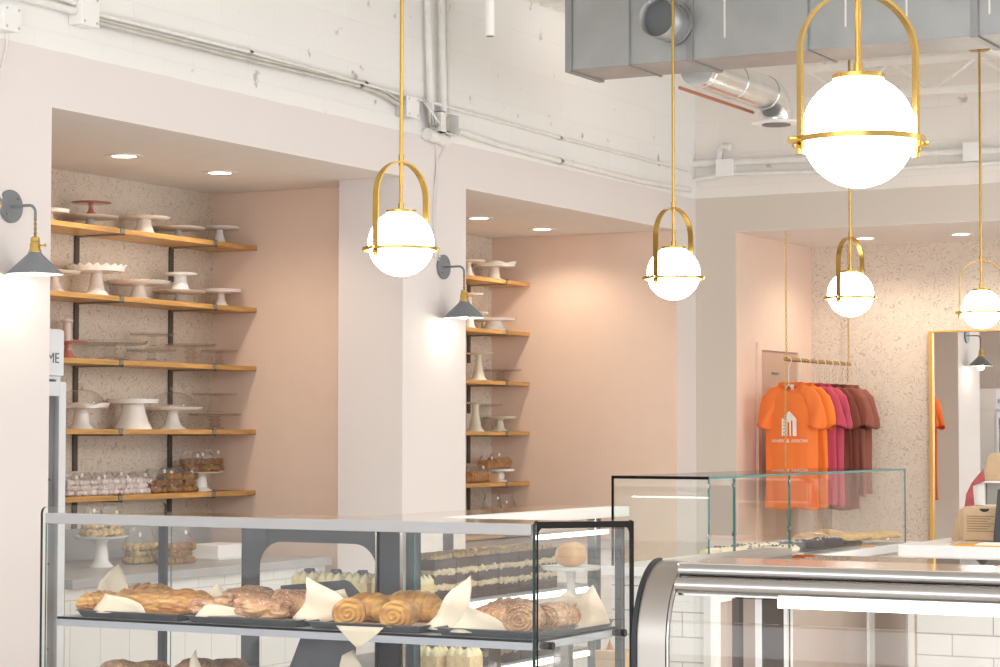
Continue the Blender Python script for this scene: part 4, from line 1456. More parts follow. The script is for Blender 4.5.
for z, nm in ((ZT, 'upper'), (.80, 'lower')):
    sh = MB().box(CXL + .012, CXR - .025, CY0 + .045, CY1 - .035, z - .006, z).box(CXL + .012, CXR - .025, CY0 + .045, CY0 + .05, z - .024, z).box(CXR - .03, CXR - .025, CY0 + .045, CY1 - .035, z - .024, z).build('shelf', M['shelf_alu'], pc)
    for x in (CXL + .006, CXR - .02):
        for y in (CY0 + .075, CY1 - .06):
            MB().cyl((x - .008, y, z - .014), (x + .029 if x > CXL + .1 else x + .01, y, z - .014), .0095, 16).build('peg', M['rubber'], sh, smooth=40)

# sheet pans
PG = 'sheet pans on the pastry case shelf'
def sheet_pan(x0, x1, y0, y1, z, label, grp=PG):
    t = thing('sheet_pan', ((x0 + x1) / 2, (y0 + y1) / 2, z), label, 'tray', grp)
    h, r = .02, .012
    b = MB()
    ins = r
    lo = [(x0 + ins, y0 + ins), (x1 - ins, y0 + ins), (x1 - ins, y1 - ins), (x0 + ins, y1 - ins)]
    hi = [(x0, y0), (x1, y0), (x1, y1), (x0, y1)]
    vs = [(*p, z + .001) for p in lo] + [(*p, z + h) for p in hi]
    vs += [(p[0] - (.004 if p[0] == x0 else -.004), p[1] - (.004 if p[1] == y0 else -.004), z + h - .001) for p in hi]
    fs = [[0, 1, 2, 3]] + [[i, (i + 1) % 4, 4 + (i + 1) % 4, 4 + i] for i in range(4)] + [[4 + i, 4 + (i + 1) % 4, 8 + (i + 1) % 4, 8 + i] for i in range(4)]
    b.add(vs, fs)
    b.build('pan', M['tray'], t, solid=.0015)
    # parchment lining
    MB().box(x0 + .014, x1 - .014, y0 + .014, y1 - .014, z + .0035, z + .0042).build('parchment', M['paper'], t)
    return t


def px2x(px, y, z=1.02):
    """world x of a photo column on the plane Y = y"""
    return at(px, 620, Y=y).x


YT0, YT1 = CY0 + .058, CY1 - .06
pans = []
for (a, c, lb) in ((77, 178, 'leftmost sheet pan in the pastry case, under the bear claws'), (186, 297, 'second sheet pan in the pastry case, under sugared pastries'), (307, 420, 'third sheet pan in the pastry case, under plain croissants'), (436, 538, 'rightmost sheet pan in the pastry case, under cinnamon rolls')):
    xa, xb = px2x(a, YT0), px2x(c, YT0)
    pans.append((xa, xb))
    sheet_pan(xa, xb, YT0, YT1, ZT, lb)


def deform(o_name, rings, m, t, closed=False, sub=1):
    n = len(rings[0])
    b = MB()
    for r in rings:
        b.v += [Vector(q) for q in r]
    for j in range(len(rings) - 1):
        for i in range(n):
            i2 = (i + 1) % n
            b.f.append([j * n + i, j * n + i2, (j + 1) * n + i2, (j + 1) * n + i]); b.mi.append(0)
    b.f.append(list(range(n))[::-1]); b.mi.append(0)
    b.f.append([(len(rings) - 1) * n + i for i in range(n)]); b.mi.append(0)
    return b.build(o_name, m, t, world=False, smooth=70, sub=sub)


def croissant(p, L_, R_, rz, m, label, grp, bend=.35, seed=0, segs=7, name='croissant', flat=.85, twist=False, cat='pastry', layers=False):
    layers = layers or name == 'bear_claw'
    t = thing(name, p, label, cat, grp, rz=rz)
    rings = []
    NS, n = 60, 40
    for j in range(NS + 1):
        u = j / NS
        s = u * 2 - 1
        x = s * L_ / 2
        y = -bend * L_ * s * s * .5
        prof = max(.03, (1 - abs(s) ** 2.6)) ** .55
        rr = R_ * prof
        ridge = (u * segs) % 1.0
        rr *= 1 + .14 * (ridge - .5) * (1 if not twist else 0)
        ring = []
        for i in range(n):
            a = 2 * PI * i / n
            q = 1 + .06 * noise.noise(Vector((x * 30 + seed, math.cos(a) * 2, math.sin(a) * 2)))
            q += .04 * noise.noise(Vector((x * 90 + seed, math.cos(a) * 6, math.sin(a) * 6)))
            if twist:
                q += .13 * abs(math.sin(1.5 * a + u * 11 + seed)) - .05
            if layers:
                q += .075 * math.sin(math.sin(a) * 14 + 5 * noise.noise(Vector((x * 22 + seed, math.cos(a) * 1.5, seed))))
                q += .05 * noise.noise(Vector((x * 60, math.sin(a) * 9, seed)))
            cz = math.sin(a) * rr * q * flat
            if cz < 0:
                cz *= .75
            ring.append((x, y + math.cos(a) * rr * q, R_ * flat * .72 + cz))
        rings.append(ring)
    deform('crust', rings, m, t)
    return t


def spiral_roll(p, L_, R_, rz, m, label, grp, seed=0, cat='pastry', name='pastry_roll', turns=3.2):
    """laminated roll seen end-on: tube along local x with a spiral on its near end"""
    t = thing(name, p, label, cat, grp, rz=rz)
    n = 36
    rings = []
    zc = R_ * .80
    # near end spiral face at x=-L/2
    K = 20
    for k in range(K):
        rf = (k + .5) / K
        ring = []
        for i in range(n):
            a = 2 * PI * i / n
            ph = (rf * turns - a / (2 * PI)) % 1.0
            dx = -.012 * (1 - rf * rf) - .013 * (ph if ph < .75 else (1 - ph) * 3)
            ring.append((-L_ / 2 + dx + .012, math.cos(a) * R_ * rf, zc + math.sin(a) * R_ * rf * (.9 if math.sin(a) > 0 else .8)))
        rings.append(ring)
    for j in range(26):
        u = j / 25
        prof = 1 - .25 * u ** 3 - (.5 * ((u - .93) / .07) if u > .93 else 0)
        prof *= 1 + .07 * ((u * 5) % 1 - .5)
        ring = []
        for i in range(n):
            a = 2 * PI * i / n
            q = prof * (1 + .04 * noise.noise(Vector((u * 8 + seed, math.cos(a) * 2, math.sin(a) * 2))))
            ring.append((-L_ / 2 + L_ * u + .006, math.cos(a) * R_ * q, zc + math.sin(a) * R_ * q * (.9 if math.sin(a) > 0 else .8)))
        rings.append(ring)
    deform('crust', rings, m, t)
    return t


def lump(p, sx, sy, sz, rz, m, label, grp, seed=0, name='pastry', jit=.35, folds=5, cat='pastry'):
    t = thing(name, p, label, cat, grp, rz=rz)
    rings = []
    NS, n = 34, 48
    for j in range(NS + 1):
        th = PI * j / NS
        ring = []
        for i in range(n):
            a = 2 * PI * i / n
            d = Vector((max(.02, math.sin(th)) * math.cos(a), max(.02, math.sin(th)) * math.sin(a), -math.cos(th)))
            q = 1 + jit * .35 * noise.noise(d * 1.6 + Vector((seed * 2.3, seed, 0)))
            q += jit * .14 * math.sin(folds * a + 3 * d.z + seed) * math.sin(th)
            q += jit * .22 * noise.noise(d * 5 + Vector((seed, 0, seed))) + jit * .12 * noise.noise(d * 12 + Vector((seed, 0, seed)))
            # squarish block
            z = d.z * sz / 2
            ring.append((math.copysign(abs(d.x) ** .75, d.x) * sx / 2 * q, math.copysign(abs(d.y) ** .75, d.y) * sy / 2 * q, sz * .46 + z * q if z > 0 else sz * .46 + z * .9))
        rings.append(ring)
    deform('crust', rings, m, t)
    return t


def case_pt(px, y, z):
    return Vector((at(px, 600, Y=y).x, y, z))


zp = ZT + .005
GB, GC, GD, GE = 'bear claws in the pastry case', 'sugared pastries in the pastry case', 'plain croissants in the pastry case', 'cinnamon pastries in the pastry case'
CN = 'large flaky pastry roll '
croissant(case_pt(100, YT0 + .09, zp), .15, .040, PI / 2 - .35, M['flaky'], 'flaky bear claw at the left end behind the folded parchment', GB, bend=.05, seed=1, segs=8, name='bear_claw')
croissant(case_pt(142, YT0 + .10, zp), .20, .044, .12, M['flaky'], 'large flaky bear claw in the middle of the left pan', GB, bend=.05, seed=2, segs=5, name='bear_claw', twist=True)
croissant(case_pt(185, YT0 + .13, zp), .17, .046, .5, M['flaky'], 'large flaky bear claw at the right of the left pan', GB, bend=.05, seed=3, segs=6, name='bear_claw', twist=True)
croissant(case_pt(150, YT0 + .27, zp), .20, .047, .2, M['flaky'], 'bear claw at the back of the left pan', GB, bend=.05, seed=4, segs=6, name='bear_claw')
lump(case_pt(212, YT0 + .10, zp), .125, .11, .060, .3, M['almond'], 'sugared pastry behind the short parchment fold', GC, 1, jit=.6, name='almond_pastry')
lump(case_pt(262, YT0 + .075, zp), .155, .12, .068, -.2, M['almond'], 'largest sugared pastry at the front of its pan', GC, 2, jit=.6, name='almond_pastry')
lump(case_pt(250, YT0 + .25, zp), .15, .12, .076, .5, M['almond'], 'sugared pastry at the back of its pan', GC, 3, jit=.6, name='almond_pastry')
lump(case_pt(293, YT0 + .21, zp), .12, .12, .076, .8, M['almond'], 'sugared pastry beside the tall parchment peak', GC, 4, jit=.6, name='almond_pastry')
spiral_roll(case_pt(350, YT0 + .07, zp), .135, .043, PI / 2 + .5, M['croissant'], 'left front croissant with its rolled end facing forward', GD, 1, name='croissant')
spiral_roll(case_pt(401, YT0 + .07, zp), .135, .043, PI / 2 + .25, M['croissant'], 'right front croissant with its rolled end facing forward', GD, 2, name='croissant')
croissant(case_pt(372, YT0 + .22, zp), .17, .05, -.3, M['croissant'], 'croissant lying behind the two front ones', GD, bend=.3, seed=6)
croissant(case_pt(415, YT0 + .27, zp), .18, .055, .2, M['croissant'], 'croissant lying at the back near the dark post', GD, bend=.3, seed=7)
croissant(case_pt(447, YT0 + .22, zp), .09, .035, .6, M['croissant'], 'small pale croissant behind the upright parchment', GD, bend=.3, seed=8)
spiral_roll(case_pt(527, YT0 + .085, zp), .15, .046, PI / 2 + .25, M['cinn'], 'cinnamon roll with spiral end facing forward at the right', GE, 3, name='cinnamon_pastry', turns=4.5)
spiral_roll(case_pt(560, YT0 + .19, zp), .14, .044, PI / 2 - .1, M['cinn'], 'cinnamon roll at the right end of its pan', GE, 5, name='cinnamon_pastry', turns=4.5)
croissant(case_pt(496, YT0 + .13, zp), .15, .044, -.35, M['almond'], 'nut topped pastry behind the crossed parchment sheets', GE, bend=.2, seed=9, name='cinnamon_pastry')
croissant(case_pt(515, YT0 + .26, zp), .17, .05, .2, M['cinn'], 'cinnamon pastry at the back right of the case', GE, bend=.2, seed=10, name='cinnamon_pastry')

# parchment sheets that stand up between the pastries
PGP = 'parchment sheets standing between the pastries'
def parchment(pts, y, lean, label, curl=.015, m='paper'):
    """pts: silhouette pixel points on plane Y=y; lean pushes upper points back"""
    P = [at(a, c_, Y=y) for a, c_ in pts]
    z0 = min(q.z for q in P)
    zt = max(q.z for q in P)
    base = Vector((sum(q.x for q in P) / len(P), y, z0))
    t = bpy.data.objects.new('parchment_sheet', None)
    b = bmesh.new()
    vs = []
    for q in P:
        u = (q.z - z0) / max(.001, zt - z0)
        vs.append(b.verts.new((q.x - base.x, lean * u, q.z - base.z)))
    f = b.faces.new(vs)
    bmesh.ops.triangulate(b, faces=[f])
    bmesh.ops.subdivide_edges(b, edges=b.edges[:], cuts=3, use_grid_fill=True)
    for v in b.verts:
        v.co.y += curl * math.sin(v.co.x * 40) + curl * .6 * math.sin(v.co.z * 60 + v.co.x * 20)
    me = bpy.data.meshes.new('parchment_sheet')
    b.to_mesh(me)
    b.free()
    for p_ in me.polygons:
        p_.use_smooth = True
    me.materials.append(M[m])
    o = bpy.data.objects.new('parchment_sheet', me)
    lk(o)
    o.location = base
    so = o.modifiers.new('solid', 'SOLIDIFY')
    so.thickness = .0006
    tag(o, label, 'parchment', PGP)
    return o


parchment([(98, 612), (92, 598), (110, 564), (128, 596), (126, 612)], YT0 + .22, .03, 'pale parchment peak rising behind the leftmost bear claw')
parchment([(93, 612), (104, 593.5), (122, 598), (136, 605), (145, 614)], YT0 + .012, .01, 'low parchment fold in front of the leftmost bear claw')
parchment([(204, 600), (214, 583), (223, 598)], YT0 + .20, .01, 'small white parchment tip between the left and second pan')
parchment([(199, 616), (205, 605), (216, 605), (232, 610), (244, 618)], YT0 + .012, .01, 'low parchment fold in front of the sugared pastries')
parchment([(294, 618), (304, 602), (307, 590), (304, 577), (325, 590), (346, 602), (340, 618), (320, 623)], YT0 + .05, .03, 'tall parchment wing left of the plain croissants')
parchment([(318, 612), (330, 592), (342, 589), (346, 603), (340, 616)], YT0 + .16, .01, 'short parchment corner behind the tall wing')
parchment([(336, 625.5), (384, 627.5), (374, 637), (366, 643), (358, 649), (347, 638)], CY0 + .0425, 0, 'parchment flap hanging over the front of the croissant pan', curl=.001)
parchment([(425, 628), (437, 615), (450, 590), (463, 576), (467, 606), (470, 622), (462, 632)], YT0 + .06, .02, 'tall pointed parchment right of the plain croissants')
parchment([(452, 632), (464, 614), (468, 605), (480, 612), (500, 624), (512, 634)], YT0 + .014, .01, 'wide parchment fold in front of the nut topped pastry')
parchment([(548, 615), (551, 604), (567, 590), (578, 602), (572, 622)], YT0 + .28, .01, 'parchment square behind the right cinnamon rolls')
parchment([(570, 630), (578, 605), (590, 585), (602, 606), (606, 624)], YT0 + .22, .01, 'thin parchment peak at the right end of the case')

# lower shelf of the case: pans whose pastry tops reach into view
for k, (pa, pb, lb) in enumerate(((85, 165, 'leftmost pan on the lower shelf of the pastry case'), (170, 240, 'second pan on the lower shelf of the pastry case'), (300, 390, 'third pan on the lower shelf of the pastry case'))):
    sheet_pan(px2x(pa, YT0), px2x(pb, YT0), YT0, YT1, .80, lb, 'sheet pans on the lower shelf')
for px, y, s_, lb in ((120, .10, .083, 'dark pastry at the left on the lower shelf'), (150, .12, .080, 'dark pastry right of the first on the lower shelf'), (198, .14, .094, 'dark pastry in the second lower pan'), (228, .26, .08, 'dark pastry at the right of the second lower pan')):
    lump(case_pt(px, YT0 + y, .805), .12, .13, s_, px, M['cinn'], lb, 'pastries on the lower shelf', px, name='muffin_pastry')
parchment([(186, 690), (195, 649), (207, 690)], YT0 + .06, .005, 'grey white parchment tip rising from the lower shelf')
parchment([(335, 690), (345, 655), (352, 650), (372, 690)], YT0 + .06, .005, 'beige parchment corner low in the middle of the case')
t = thing('sheet_pan', case_pt(312, 5.05, .80), 'empty dark sheet pan leaning upright inside the lower case', 'tray')
o = MB().prism([(-.10, 0), (.12, 0), (.13, .16), (-.03, .165), (-.045, .15)], 'y', -.004, .004).build('pan', M['tray'], t, world=False)
o.rotation_euler = (-.12, 0, 0)
# dark tablet like tray behind the sugared pastries
t = thing('sheet_pan', case_pt(330, CY1 - .075, ZT), 'empty dark sheet pan leaning upright behind the parchment wing', 'tray')
P = [(281, 585.5), (345, 580), (350, 582), (366, 600), (366, 622), (281, 622)]
q = [at(a, c_, Y=CY1 - .075) for a, c_ in P]
zo = ZT
o = MB().prism([(v.x - t.location.x, max(0.0, v.z - zo)) for v in q], 'y', -.004, .004).build('pan', M['tray'], t, world=False, bevel=.002)

# ================================================================== CAKE CASE (behind, running along Y)
KX0, KX1, KY0, KY1, KZ = -4.14, -3.50, 5.92, 7.23, 1.24
kc = thing('cake_display_case', ((KX0 + KX1) / 2, (KY0 + KY1) / 2, 0), 'lit cake display case with white top behind the pastry case', 'display case')
MB().box(-3.46, -3.39, KY0, KY1, KZ - .035, KZ).build('top_slab', M['trimw'], kc, bevel=.002)
MB().box(-3.72, -3.46, KY0, KY1, KZ - .035, KZ - .001).build('top_panel', M['steel_mir'], kc)
MB().box(KX0, -3.72, KY0, KY1, KZ - .06, KZ - .045).build('rear_top_panel', M['shelf_alu'], kc)
frit(KY0 - .006, KY0 - .004, KX0, KX1, .30, KZ - .035, .05, .07, .135, .08, M['frit_grey'], kc, axis='y', hole_bottom=.45)
MB().pane(KX0, KX1, KY0 - .004, KY0 + .002, .3, KZ - .035).build('end_glass', [M['glass'], M['edge']], kc)
for x, y, wx, wy in ((KX1 - .02, KY0 + .01, .03, .03), (KX1 - .02, KY1 - .03, .03, .05), (KX0 + .02, KY1 - .03, .03, .03), (KX0 + .02, KY0 + .01, .03, .03)):
    MB().box(x - wx / 2, x + wx / 2, y - wy / 2 + .01, y + wy / 2 + .01, .3, KZ - .035).build('post', M['dark_post'], kc, bevel=.002)
MB().pane(KX1 - .003, KX1 + .003, KY0 + .03, KY1 - .05, .32, KZ - .04).build('front_glass', [M['glass'], M['edge']], kc)
for z in (.965, .74):
    s_ = MB().box(KX0 + .04, KX1 - .03, KY0 + .03, KY1 - .04, z - .012, z).build('shelf', M['shelf_alu'], kc, bevel=.002)
    MB().box(KX1 - .055, KX1 - .025, KY0 + .03, KY1 - .04, z - .030, z - .014).build('led_strip', M['led'], s_)
MB().box(KX0, KX1, KY0, KY1, 0, .3).build('base', M['steel_sat'], kc, bevel=.004)
point('case_light', (0, 0, KZ - .09), 5, (1, .93, .82), .05, kc)
# layered chocolate cakes in a row along the front
def layer_cake(p, wx, wy, h, label, grp):
    t = thing('layer_cake', p, label, 'cake', grp)
    lay = [('chocolate', .26), ('filling', .09), ('chocolate', .22), ('filling', .09), ('chocolate', .22)]
    z = 0
    rnd = random.Random(int(p.y * 100))
    for m, u in lay:
        b = MB()
        hh = h * u
        if m == 'chocolate':
            b.box(-wx / 2, wx / 2, -wy / 2, wy / 2, z, z + hh)
        else:
            b.box(-wx / 2 + .003, wx / 2 - .003, -wy / 2 + .003, wy / 2 - .003, z, z + hh)
            for k in range(int(wy / .016)):
                b.ball((wx / 2 - .004, -wy / 2 + .008 + k * .016, z + hh / 2 + rnd.uniform(-.003, .003)), rnd.uniform(.009, .013), 8, jit=.6, seed=rnd.random() * 20)
        b.build('sponge_layer' if m == 'chocolate' else 'cream_layer', M[m], t, world=False, smooth=30)
        z += hh
    b = MB()
    for i in range(int(wx / .018)):
        for k in range(int(wy / .018)):
            b.ball((-wx / 2 + .009 + i * .018 + rnd.uniform(-.003, .003), -wy / 2 + .009 + k * .018, z + .003), .011, 7, jit=.5, seed=rnd.random() * 20)
    b.build('crumb_topping', M['crumb'], t, world=False, smooth=50)
    return t


names = ['nearest', 'second', 'third', 'fourth', 'fifth', 'farthest']
for k in range(6):
    layer_cake(Vector((-3.60, 6.17 + k * .142, .965)), .13, .138, .155, f'{names[k]} crumb topped chocolate layer cake on the upper shelf of the cake case', 'chocolate layer cakes in the cake case')
for k in range(4):
    layer_cake(Vector((-3.60, 6.46 + k * .145, .74)), .13, .14, .13, f'{names[k]} chocolate layer cake on the lower shelf of the cake case', 'chocolate layer cakes on the lower shelf')


def cream_cake(p, s_, h, label, grp):
    t = thing('cheesecake_square', p, label, 'cake', grp)
    MB().box(-s_ / 2, s_ / 2, -s_ / 2, s_ / 2, 0, h * .2).build('crust', M['crumb'], t, world=False)
    MB().box(-s_ / 2, s_ / 2, -s_ / 2, s_ / 2, h * .2, h * .68).build('filling', M['sponge'], t, world=False, bevel=.002)
    b = MB()
    for i in range(3):
        for j in range(3):
            b.lathe([(.001, 0), (s_ * .19, 0), (s_ * .20, .01), (s_ * .1, .022), (.001, .03)], 10, (-s_ / 3 + i * s_ / 3, -s_ / 3 + j * s_ / 3, h * .68), mod=lambda q, a: (.002 * math.sin(5 * a + q), 0), close=False)
    b.build('cream_swirls', M['cream'], t, world=False, smooth=60)
    b = MB()
    for k in range(6):
        a = k * PI / 3
        b.ball((.012 * math.cos(a), .012 * math.sin(a), h * .68 + .03), .0085, 8)
    b.build('blueberries', M['blueberry'], t, world=False, smooth=60)
    return t


for k, (x, y) in enumerate([(-3.95, 6.02), (-3.85, 6.02), (-3.75, 6.02), (-3.65, 6.02), (-3.56, 6.03)]):
    cream_cake(Vector((x, y, .965)), .085, .095, ['leftmost blueberry cheesecake square in the cake case', 'second blueberry cheesecake square from the left', 'third blueberry cheesecake square from the left', 'fourth blueberry cheesecake square from the left', 'blueberry cheesecake square touching the chocolate cakes'][k], 'blueberry cheesecakes in the cake case')
for k in range(3):
    cream_cake(Vector((-3.66 + k * .10, 6.10 + k * .03, .74)), .085, .09, ['left', 'middle', 'right'][k] + ' cheesecake square on the lower shelf of the cake case', 'cheesecakes on the lower shelf')
# wire basket on the lower shelf right
t = thing('wire_basket', (-3.25, 6.1, .62), 'small wire basket standing low beside the cake case', 'basket')
b = MB()
for z in (0, .03, .06, .09):
    b.tube([(-.09, -.14, z), (.09, -.14, z), (.09, .14, z), (-.09, .14, z)], .0015, 5, closed=True)
for k in range(9):
    y = -.14 + k * .035
    b.cyl((.09, y, 0), (.09, y, .09), .0012, 5)
    b.cyl((-.09, y, 0), (-.09, y, .09), .0012, 5)
b.build('wire_frame', M['steel'], t, world=False)
MB().box(-.10, .10, -.15, .15, -.62, -.005).build('plinth', M['trimw'], t, world=False)

# ================================================================== TALL GLASS CASE / COUNTER 3
GX0, GX1, GY0, GY1, GZ = -3.11, -2.772, 6.50, 8.453, 1.363
CZ = 1.075
gc = thing('counter_glass_guard', ((GX0 + GX1) / 2, (GY0 + GY1) / 2, CZ), 'frameless green edged glass guard box on the side counter', 'display case')
MB().pane(GX0, GX1, GY0, GY1, GZ - .008, GZ).build('top_glass', [M['glass_glare'], M['edge']], gc)
fp = MB().pane(GX0, GX1, GY0, GY0 + .006, CZ, GZ - .008).build('front_glass', [M['glass_glare'], M['edge']], gc)
b = MB().box(GX0, GX1, GY0 - .003, GY0 - .0005, GZ - .009, GZ + .0005).box(GX0, GX0 + .008, GY0 - .003, GY0 - .0005, CZ, GZ - .009)
b.build('black_edging', M['frit'], fp)
ys = [GY0, at(735, 500, X=GX1).y, at(790, 500, X=GX1).y, GY1]
for k in range(3):
    MB().pane(GX1 - .006, GX1, ys[k] + .004, ys[k + 1] - .004, CZ, GZ - .008).build('side_glass', [M['glass'], M['edge']], gc)
b = MB()
for y in ys[:3]:
    for z in (GZ - .03, CZ + .1):
        MB().box(GX1 - .010, GX1 + .003, y - .004, y + .004, z - .007, z + .007).build('glass_clip', M['steel_mir'], gc)
sc_ = thing('side_counter', ((GX0 + GX1) / 2, (GY0 + GY1) / 2, 0), 'counter with white top and tiled end carrying the glass guard', 'counter')
MB().box(GX0 - .03, GX1 + .02, GY0 - .02, GY1 + .1, CZ - .03, CZ).build('top', M['counter_white'], sc_, bevel=.002)
MB().box(GX0, GX1 - .02, GY0, GY1 + .08, 0, CZ - .03).build('body', M['tile'], sc_)
b = MB()
for y0, y1, z0, z1 in ((GY0 + .08, GY1, CZ - .11, CZ - .03), (GY0 + .08, GY1, 0, .1), (GY0, GY0 + .08, 0, CZ - .03), (8.0, 8.06, .1, CZ - .11), (GY1, GY1 + .08, 0, CZ - .03)):
    b.box(GX1 - .02, GX1 + .004, y0, y1, z0, z1)
b.build('face_frame', M['trimw'], sc_)
MB().box(GX1 - .02, GX1 - .006, GY0 + .08, GY1, .1, CZ - .11).build('face_panel', M['panel_taupe'], sc_)

# white counter to the right
wc = thing('white_counter', (-.6, 8.15, 0), 'white stone topped counter with tiled front at the right', 'counter')
MB().box(-2.593, 2.6, 7.81, 8.5, 1.055, 1.098).build('top', M['counter_white'], wc, bevel=.003)
MB().box(-2.54, 2.55, 7.86, 8.45, 0, 1.055).build('tiled_front', M['tile'], wc)

# baked goods under the guard
def gpt(px, X, z=CZ):
    p = at(px, 550, X=X)
    return Vector((p.x, p.y, z))


p = gpt(748, -2.892)
t = thing('serving_board', Vector((p.x, p.y, CZ)), 'low tray of studded granola slices at the near end of the guard', 'tray')
MB().box(-.10, .10, -.19, .27, 0, .008).build('board', M['trimw'], t, world=False, bevel=.002)
k = 0
rnd = random.Random(5)
for i in range(3):
    for j in range(5):
        lb = ['front', 'second', 'third', 'fourth', 'back'][j] + ' granola slice in the ' + ['left', 'middle', 'right'][i] + ' row of the low tray'
        o = lump(p + Vector((-.062 + i * .062, -.15 + j * .09, .008)), .085, .085, .034 + .006 * (i == 1), rnd.random(), M['nougat'], lb, 'granola slices on the low tray', k, name='granola_slice', jit=.4)
        bb = MB()
        for q in range(7):
            bb.ball((rnd.uniform(-.028, .028), rnd.uniform(-.028, .028), .030 + .004 * (i == 1)), .005, 6)
        bb.build('dried_fruit', M['choc_dark'], o, world=False)
        k += 1
for k, px in enumerate((790, 809, 828)):
    p = gpt(px, -2.86 + .0)
    t = thing('chocolate_cake', Vector((p.x, p.y, CZ + .012)), ['left', 'middle', 'right'][k] + ' round dark chocolate cake with pale sprinkles under the guard', 'cake', 'small chocolate cakes under the guard')
    MB().lathe([(.001, 0), (.052, 0), (.056, .008), (.055, .026), (.048, .031), (.001, .032)], 32, close=False).build('cake_body', M['choc_dark'], t, world=False, smooth=60)
    b = MB()
    for q in range(22):
        a, r = rnd.random() * 2 * PI, .05 * math.sqrt(rnd.random())
        b.ball((r * math.cos(a), r * math.sin(a), .033), .003, 5)
    b.build('sprinkles', M['sprinkle'], t, world=False)
p = gpt(812, -2.86)
tag(MB().box(p.x - .09, p.x + .08, p.y - .32, p.y + .30, CZ, CZ + .012).build('glass_tray', M['glass_ware'], bevel=.002), 'clear glass tray under the three chocolate cakes', 'tray')
for k, (px, X, zz, lb) in enumerate(((812, -2.95, .05, 'pale bun behind the chocolate cakes, left of two'), (829, -2.97, .05, 'pale bun behind the chocolate cakes, right of two'))):
    p = gpt(px, X)
    lump(Vector((p.x, p.y, CZ)), .13, .14, .060, 1, M['bun'], lb, 'pale buns under the guard', k + 2, jit=.15, name='bun')
# footed dish with cookies
p = gpt(853, -2.87)
t = thing('footed_dish', Vector((p.x, p.y, CZ)), 'low clear footed dish under the big golden cookies', 'dish')
MB().lathe([(.001, 0), (.06, 0), (.05, .01), (.03, .01), (.05, .020), (.085, .022), (.085, .025), (.001, .025)], 32, close=False).build('dish', M['glass_ware'], t, world=False, smooth=50)
MB().box(-.03, .03, -.05, .02, .002, .018).build('metal_insert', M['dark_post'], t, world=False)
for k, (px, X, zz, s_, lb) in enumerate(((845, -2.86, .026, .125, 'big golden cookie nearest the chocolate cakes'), (858, -2.85, .028, .12, 'big golden cookie overlapping the nearest one'), (871, -2.85, .021, .13, 'flat golden cookie second from the far end'), (885, -2.845, .021, .13, 'flat golden cookie at the far end of the guard'))):
    p = gpt(px, X)
    t = thing('cookie', Vector((p.x, p.y, CZ + zz)), lb, 'cookie', 'big golden cookies under the guard')
    MB().lathe([(.001, 0), (s_ / 2 * .95, 0), (s_ / 2, .008), (s_ / 2 * .9, .017), (s_ / 4, .022), (.001, .023)], 28, mod=lambda j, a: (.003 * math.sin(5 * a + j), .001 * math.sin(9 * a)), close=False).build('cookie_disc', M['cookie'], t, world=False, smooth=60)
p = gpt(878, -2.86)
tag(MB().box(p.x - .07, p.x + .07, p.y - .16, p.y + .10, CZ, CZ + .020).build('cookie_stand', M['glass_ware'], bevel=.003), 'clear acrylic riser under the flat golden cookies', 'stand')
p = gpt(867, -2.80)
tag(MB().box(p.x - .02, p.x + .02, p.y - .03, p.y + .03, CZ, CZ + .006).build('orange_card', M['orange_paper']), 'tiny orange card lying near the far cookies', 'card')

# things on the white counter
WZ = 1.098
def wpt(px, Y):
    return at(px, 540, Y=Y).x


x0, x1 = wpt(963, 8.0), wpt(997, 8.0)
t = thing('kraft_box', ((x0 + x1) / 2, 8.1, WZ + .012), 'brown kraft takeaway box with thumb hole lying on the kraft bag', 'box')
zt = at(980, 507, Y=8.0).z
MB().box(x0, x1 + .02, 8.0, 8.2, WZ + .012, zt).build('carton', M['kraft'], t, bevel=.003)
xt = (x0 + x1) / 2
b = MB()
for k in range(7):
    b.box(x0 + .015, x1 - .01 - .012 * (k % 3), 7.9985, 8.0, zt - .035 - k * .009, zt - .0325 - k * .009)
b.build('printed_lines', M['kraft_dark'], t)
P = [(x1 - .045 + .018 * math.cos(a), zt - .006 + .012 * math.sin(a)) for a in [PI + PI * k / 10 for k in range(11)]]
MB().prism(P, 'y', 7.998, 8.0).build('thumb_hole', M['rubber'], t)
xk0, xk1 = wpt(951, 7.93), wpt(982, 7.93)
b = MB()
b.prism([(xk0, WZ), (xk1, WZ), (xk1, WZ + .010), (xk0 + .05, WZ + .011), (xk0 + .02, WZ + .009)], 'y', 7.9, 8.2)
t = tag(b.build('paper_bag', M['kraft'], bevel=.002), 'flattened brown kraft bag under the takeaway box', 'bag')
b = MB()
xq0, xq1 = wpt(956, 8.28), wpt(964, 8.28)
b.prism([(xq0, WZ), (xq1, WZ), (xq1, WZ + .12), (xq0 + .012, WZ + .06)], 'y', 8.22, 8.3)
tag(b.build('kraft_sleeve', M['kraft'], bevel=.002), 'upright tan kraft sleeve behind the takeaway box', 'sleeve')
x0, x1 = wpt(955, 7.84), wpt(1004, 7.84)
tag(MB().box(x0, x1, 7.815, 7.895, WZ, WZ + .004).build('orange_leaflet', M['orange_paper']), 'orange leaflet lying at the front edge of the white counter', 'paper')
x0 = wpt(980, 7.9)
tag(MB().prism([(x0, WZ + .004), (x0 + .2, WZ + .004), (x0 + .2, WZ + .013), (x0 + .02, WZ + .013)], 'y', 7.83, 7.9).build('napkin_stack', M['paper_w']), 'small stack of white napkins on the orange leaflet', 'paper')
x0 = wpt(996, 7.93)
t = thing('card_reader', (x0 + .08, 7.93, WZ), 'dark grey upright card terminal cut by the right edge', 'terminal')
zt = at(998, 489, Y=7.92).z
MB().prism([(x0 - .005, WZ + .013), (x0 + .12, WZ + .013), (x0 + .12, zt), (x0 + .014, zt)], 'y', 7.905, 7.96).build('body', M['black'], t, bevel=.004)
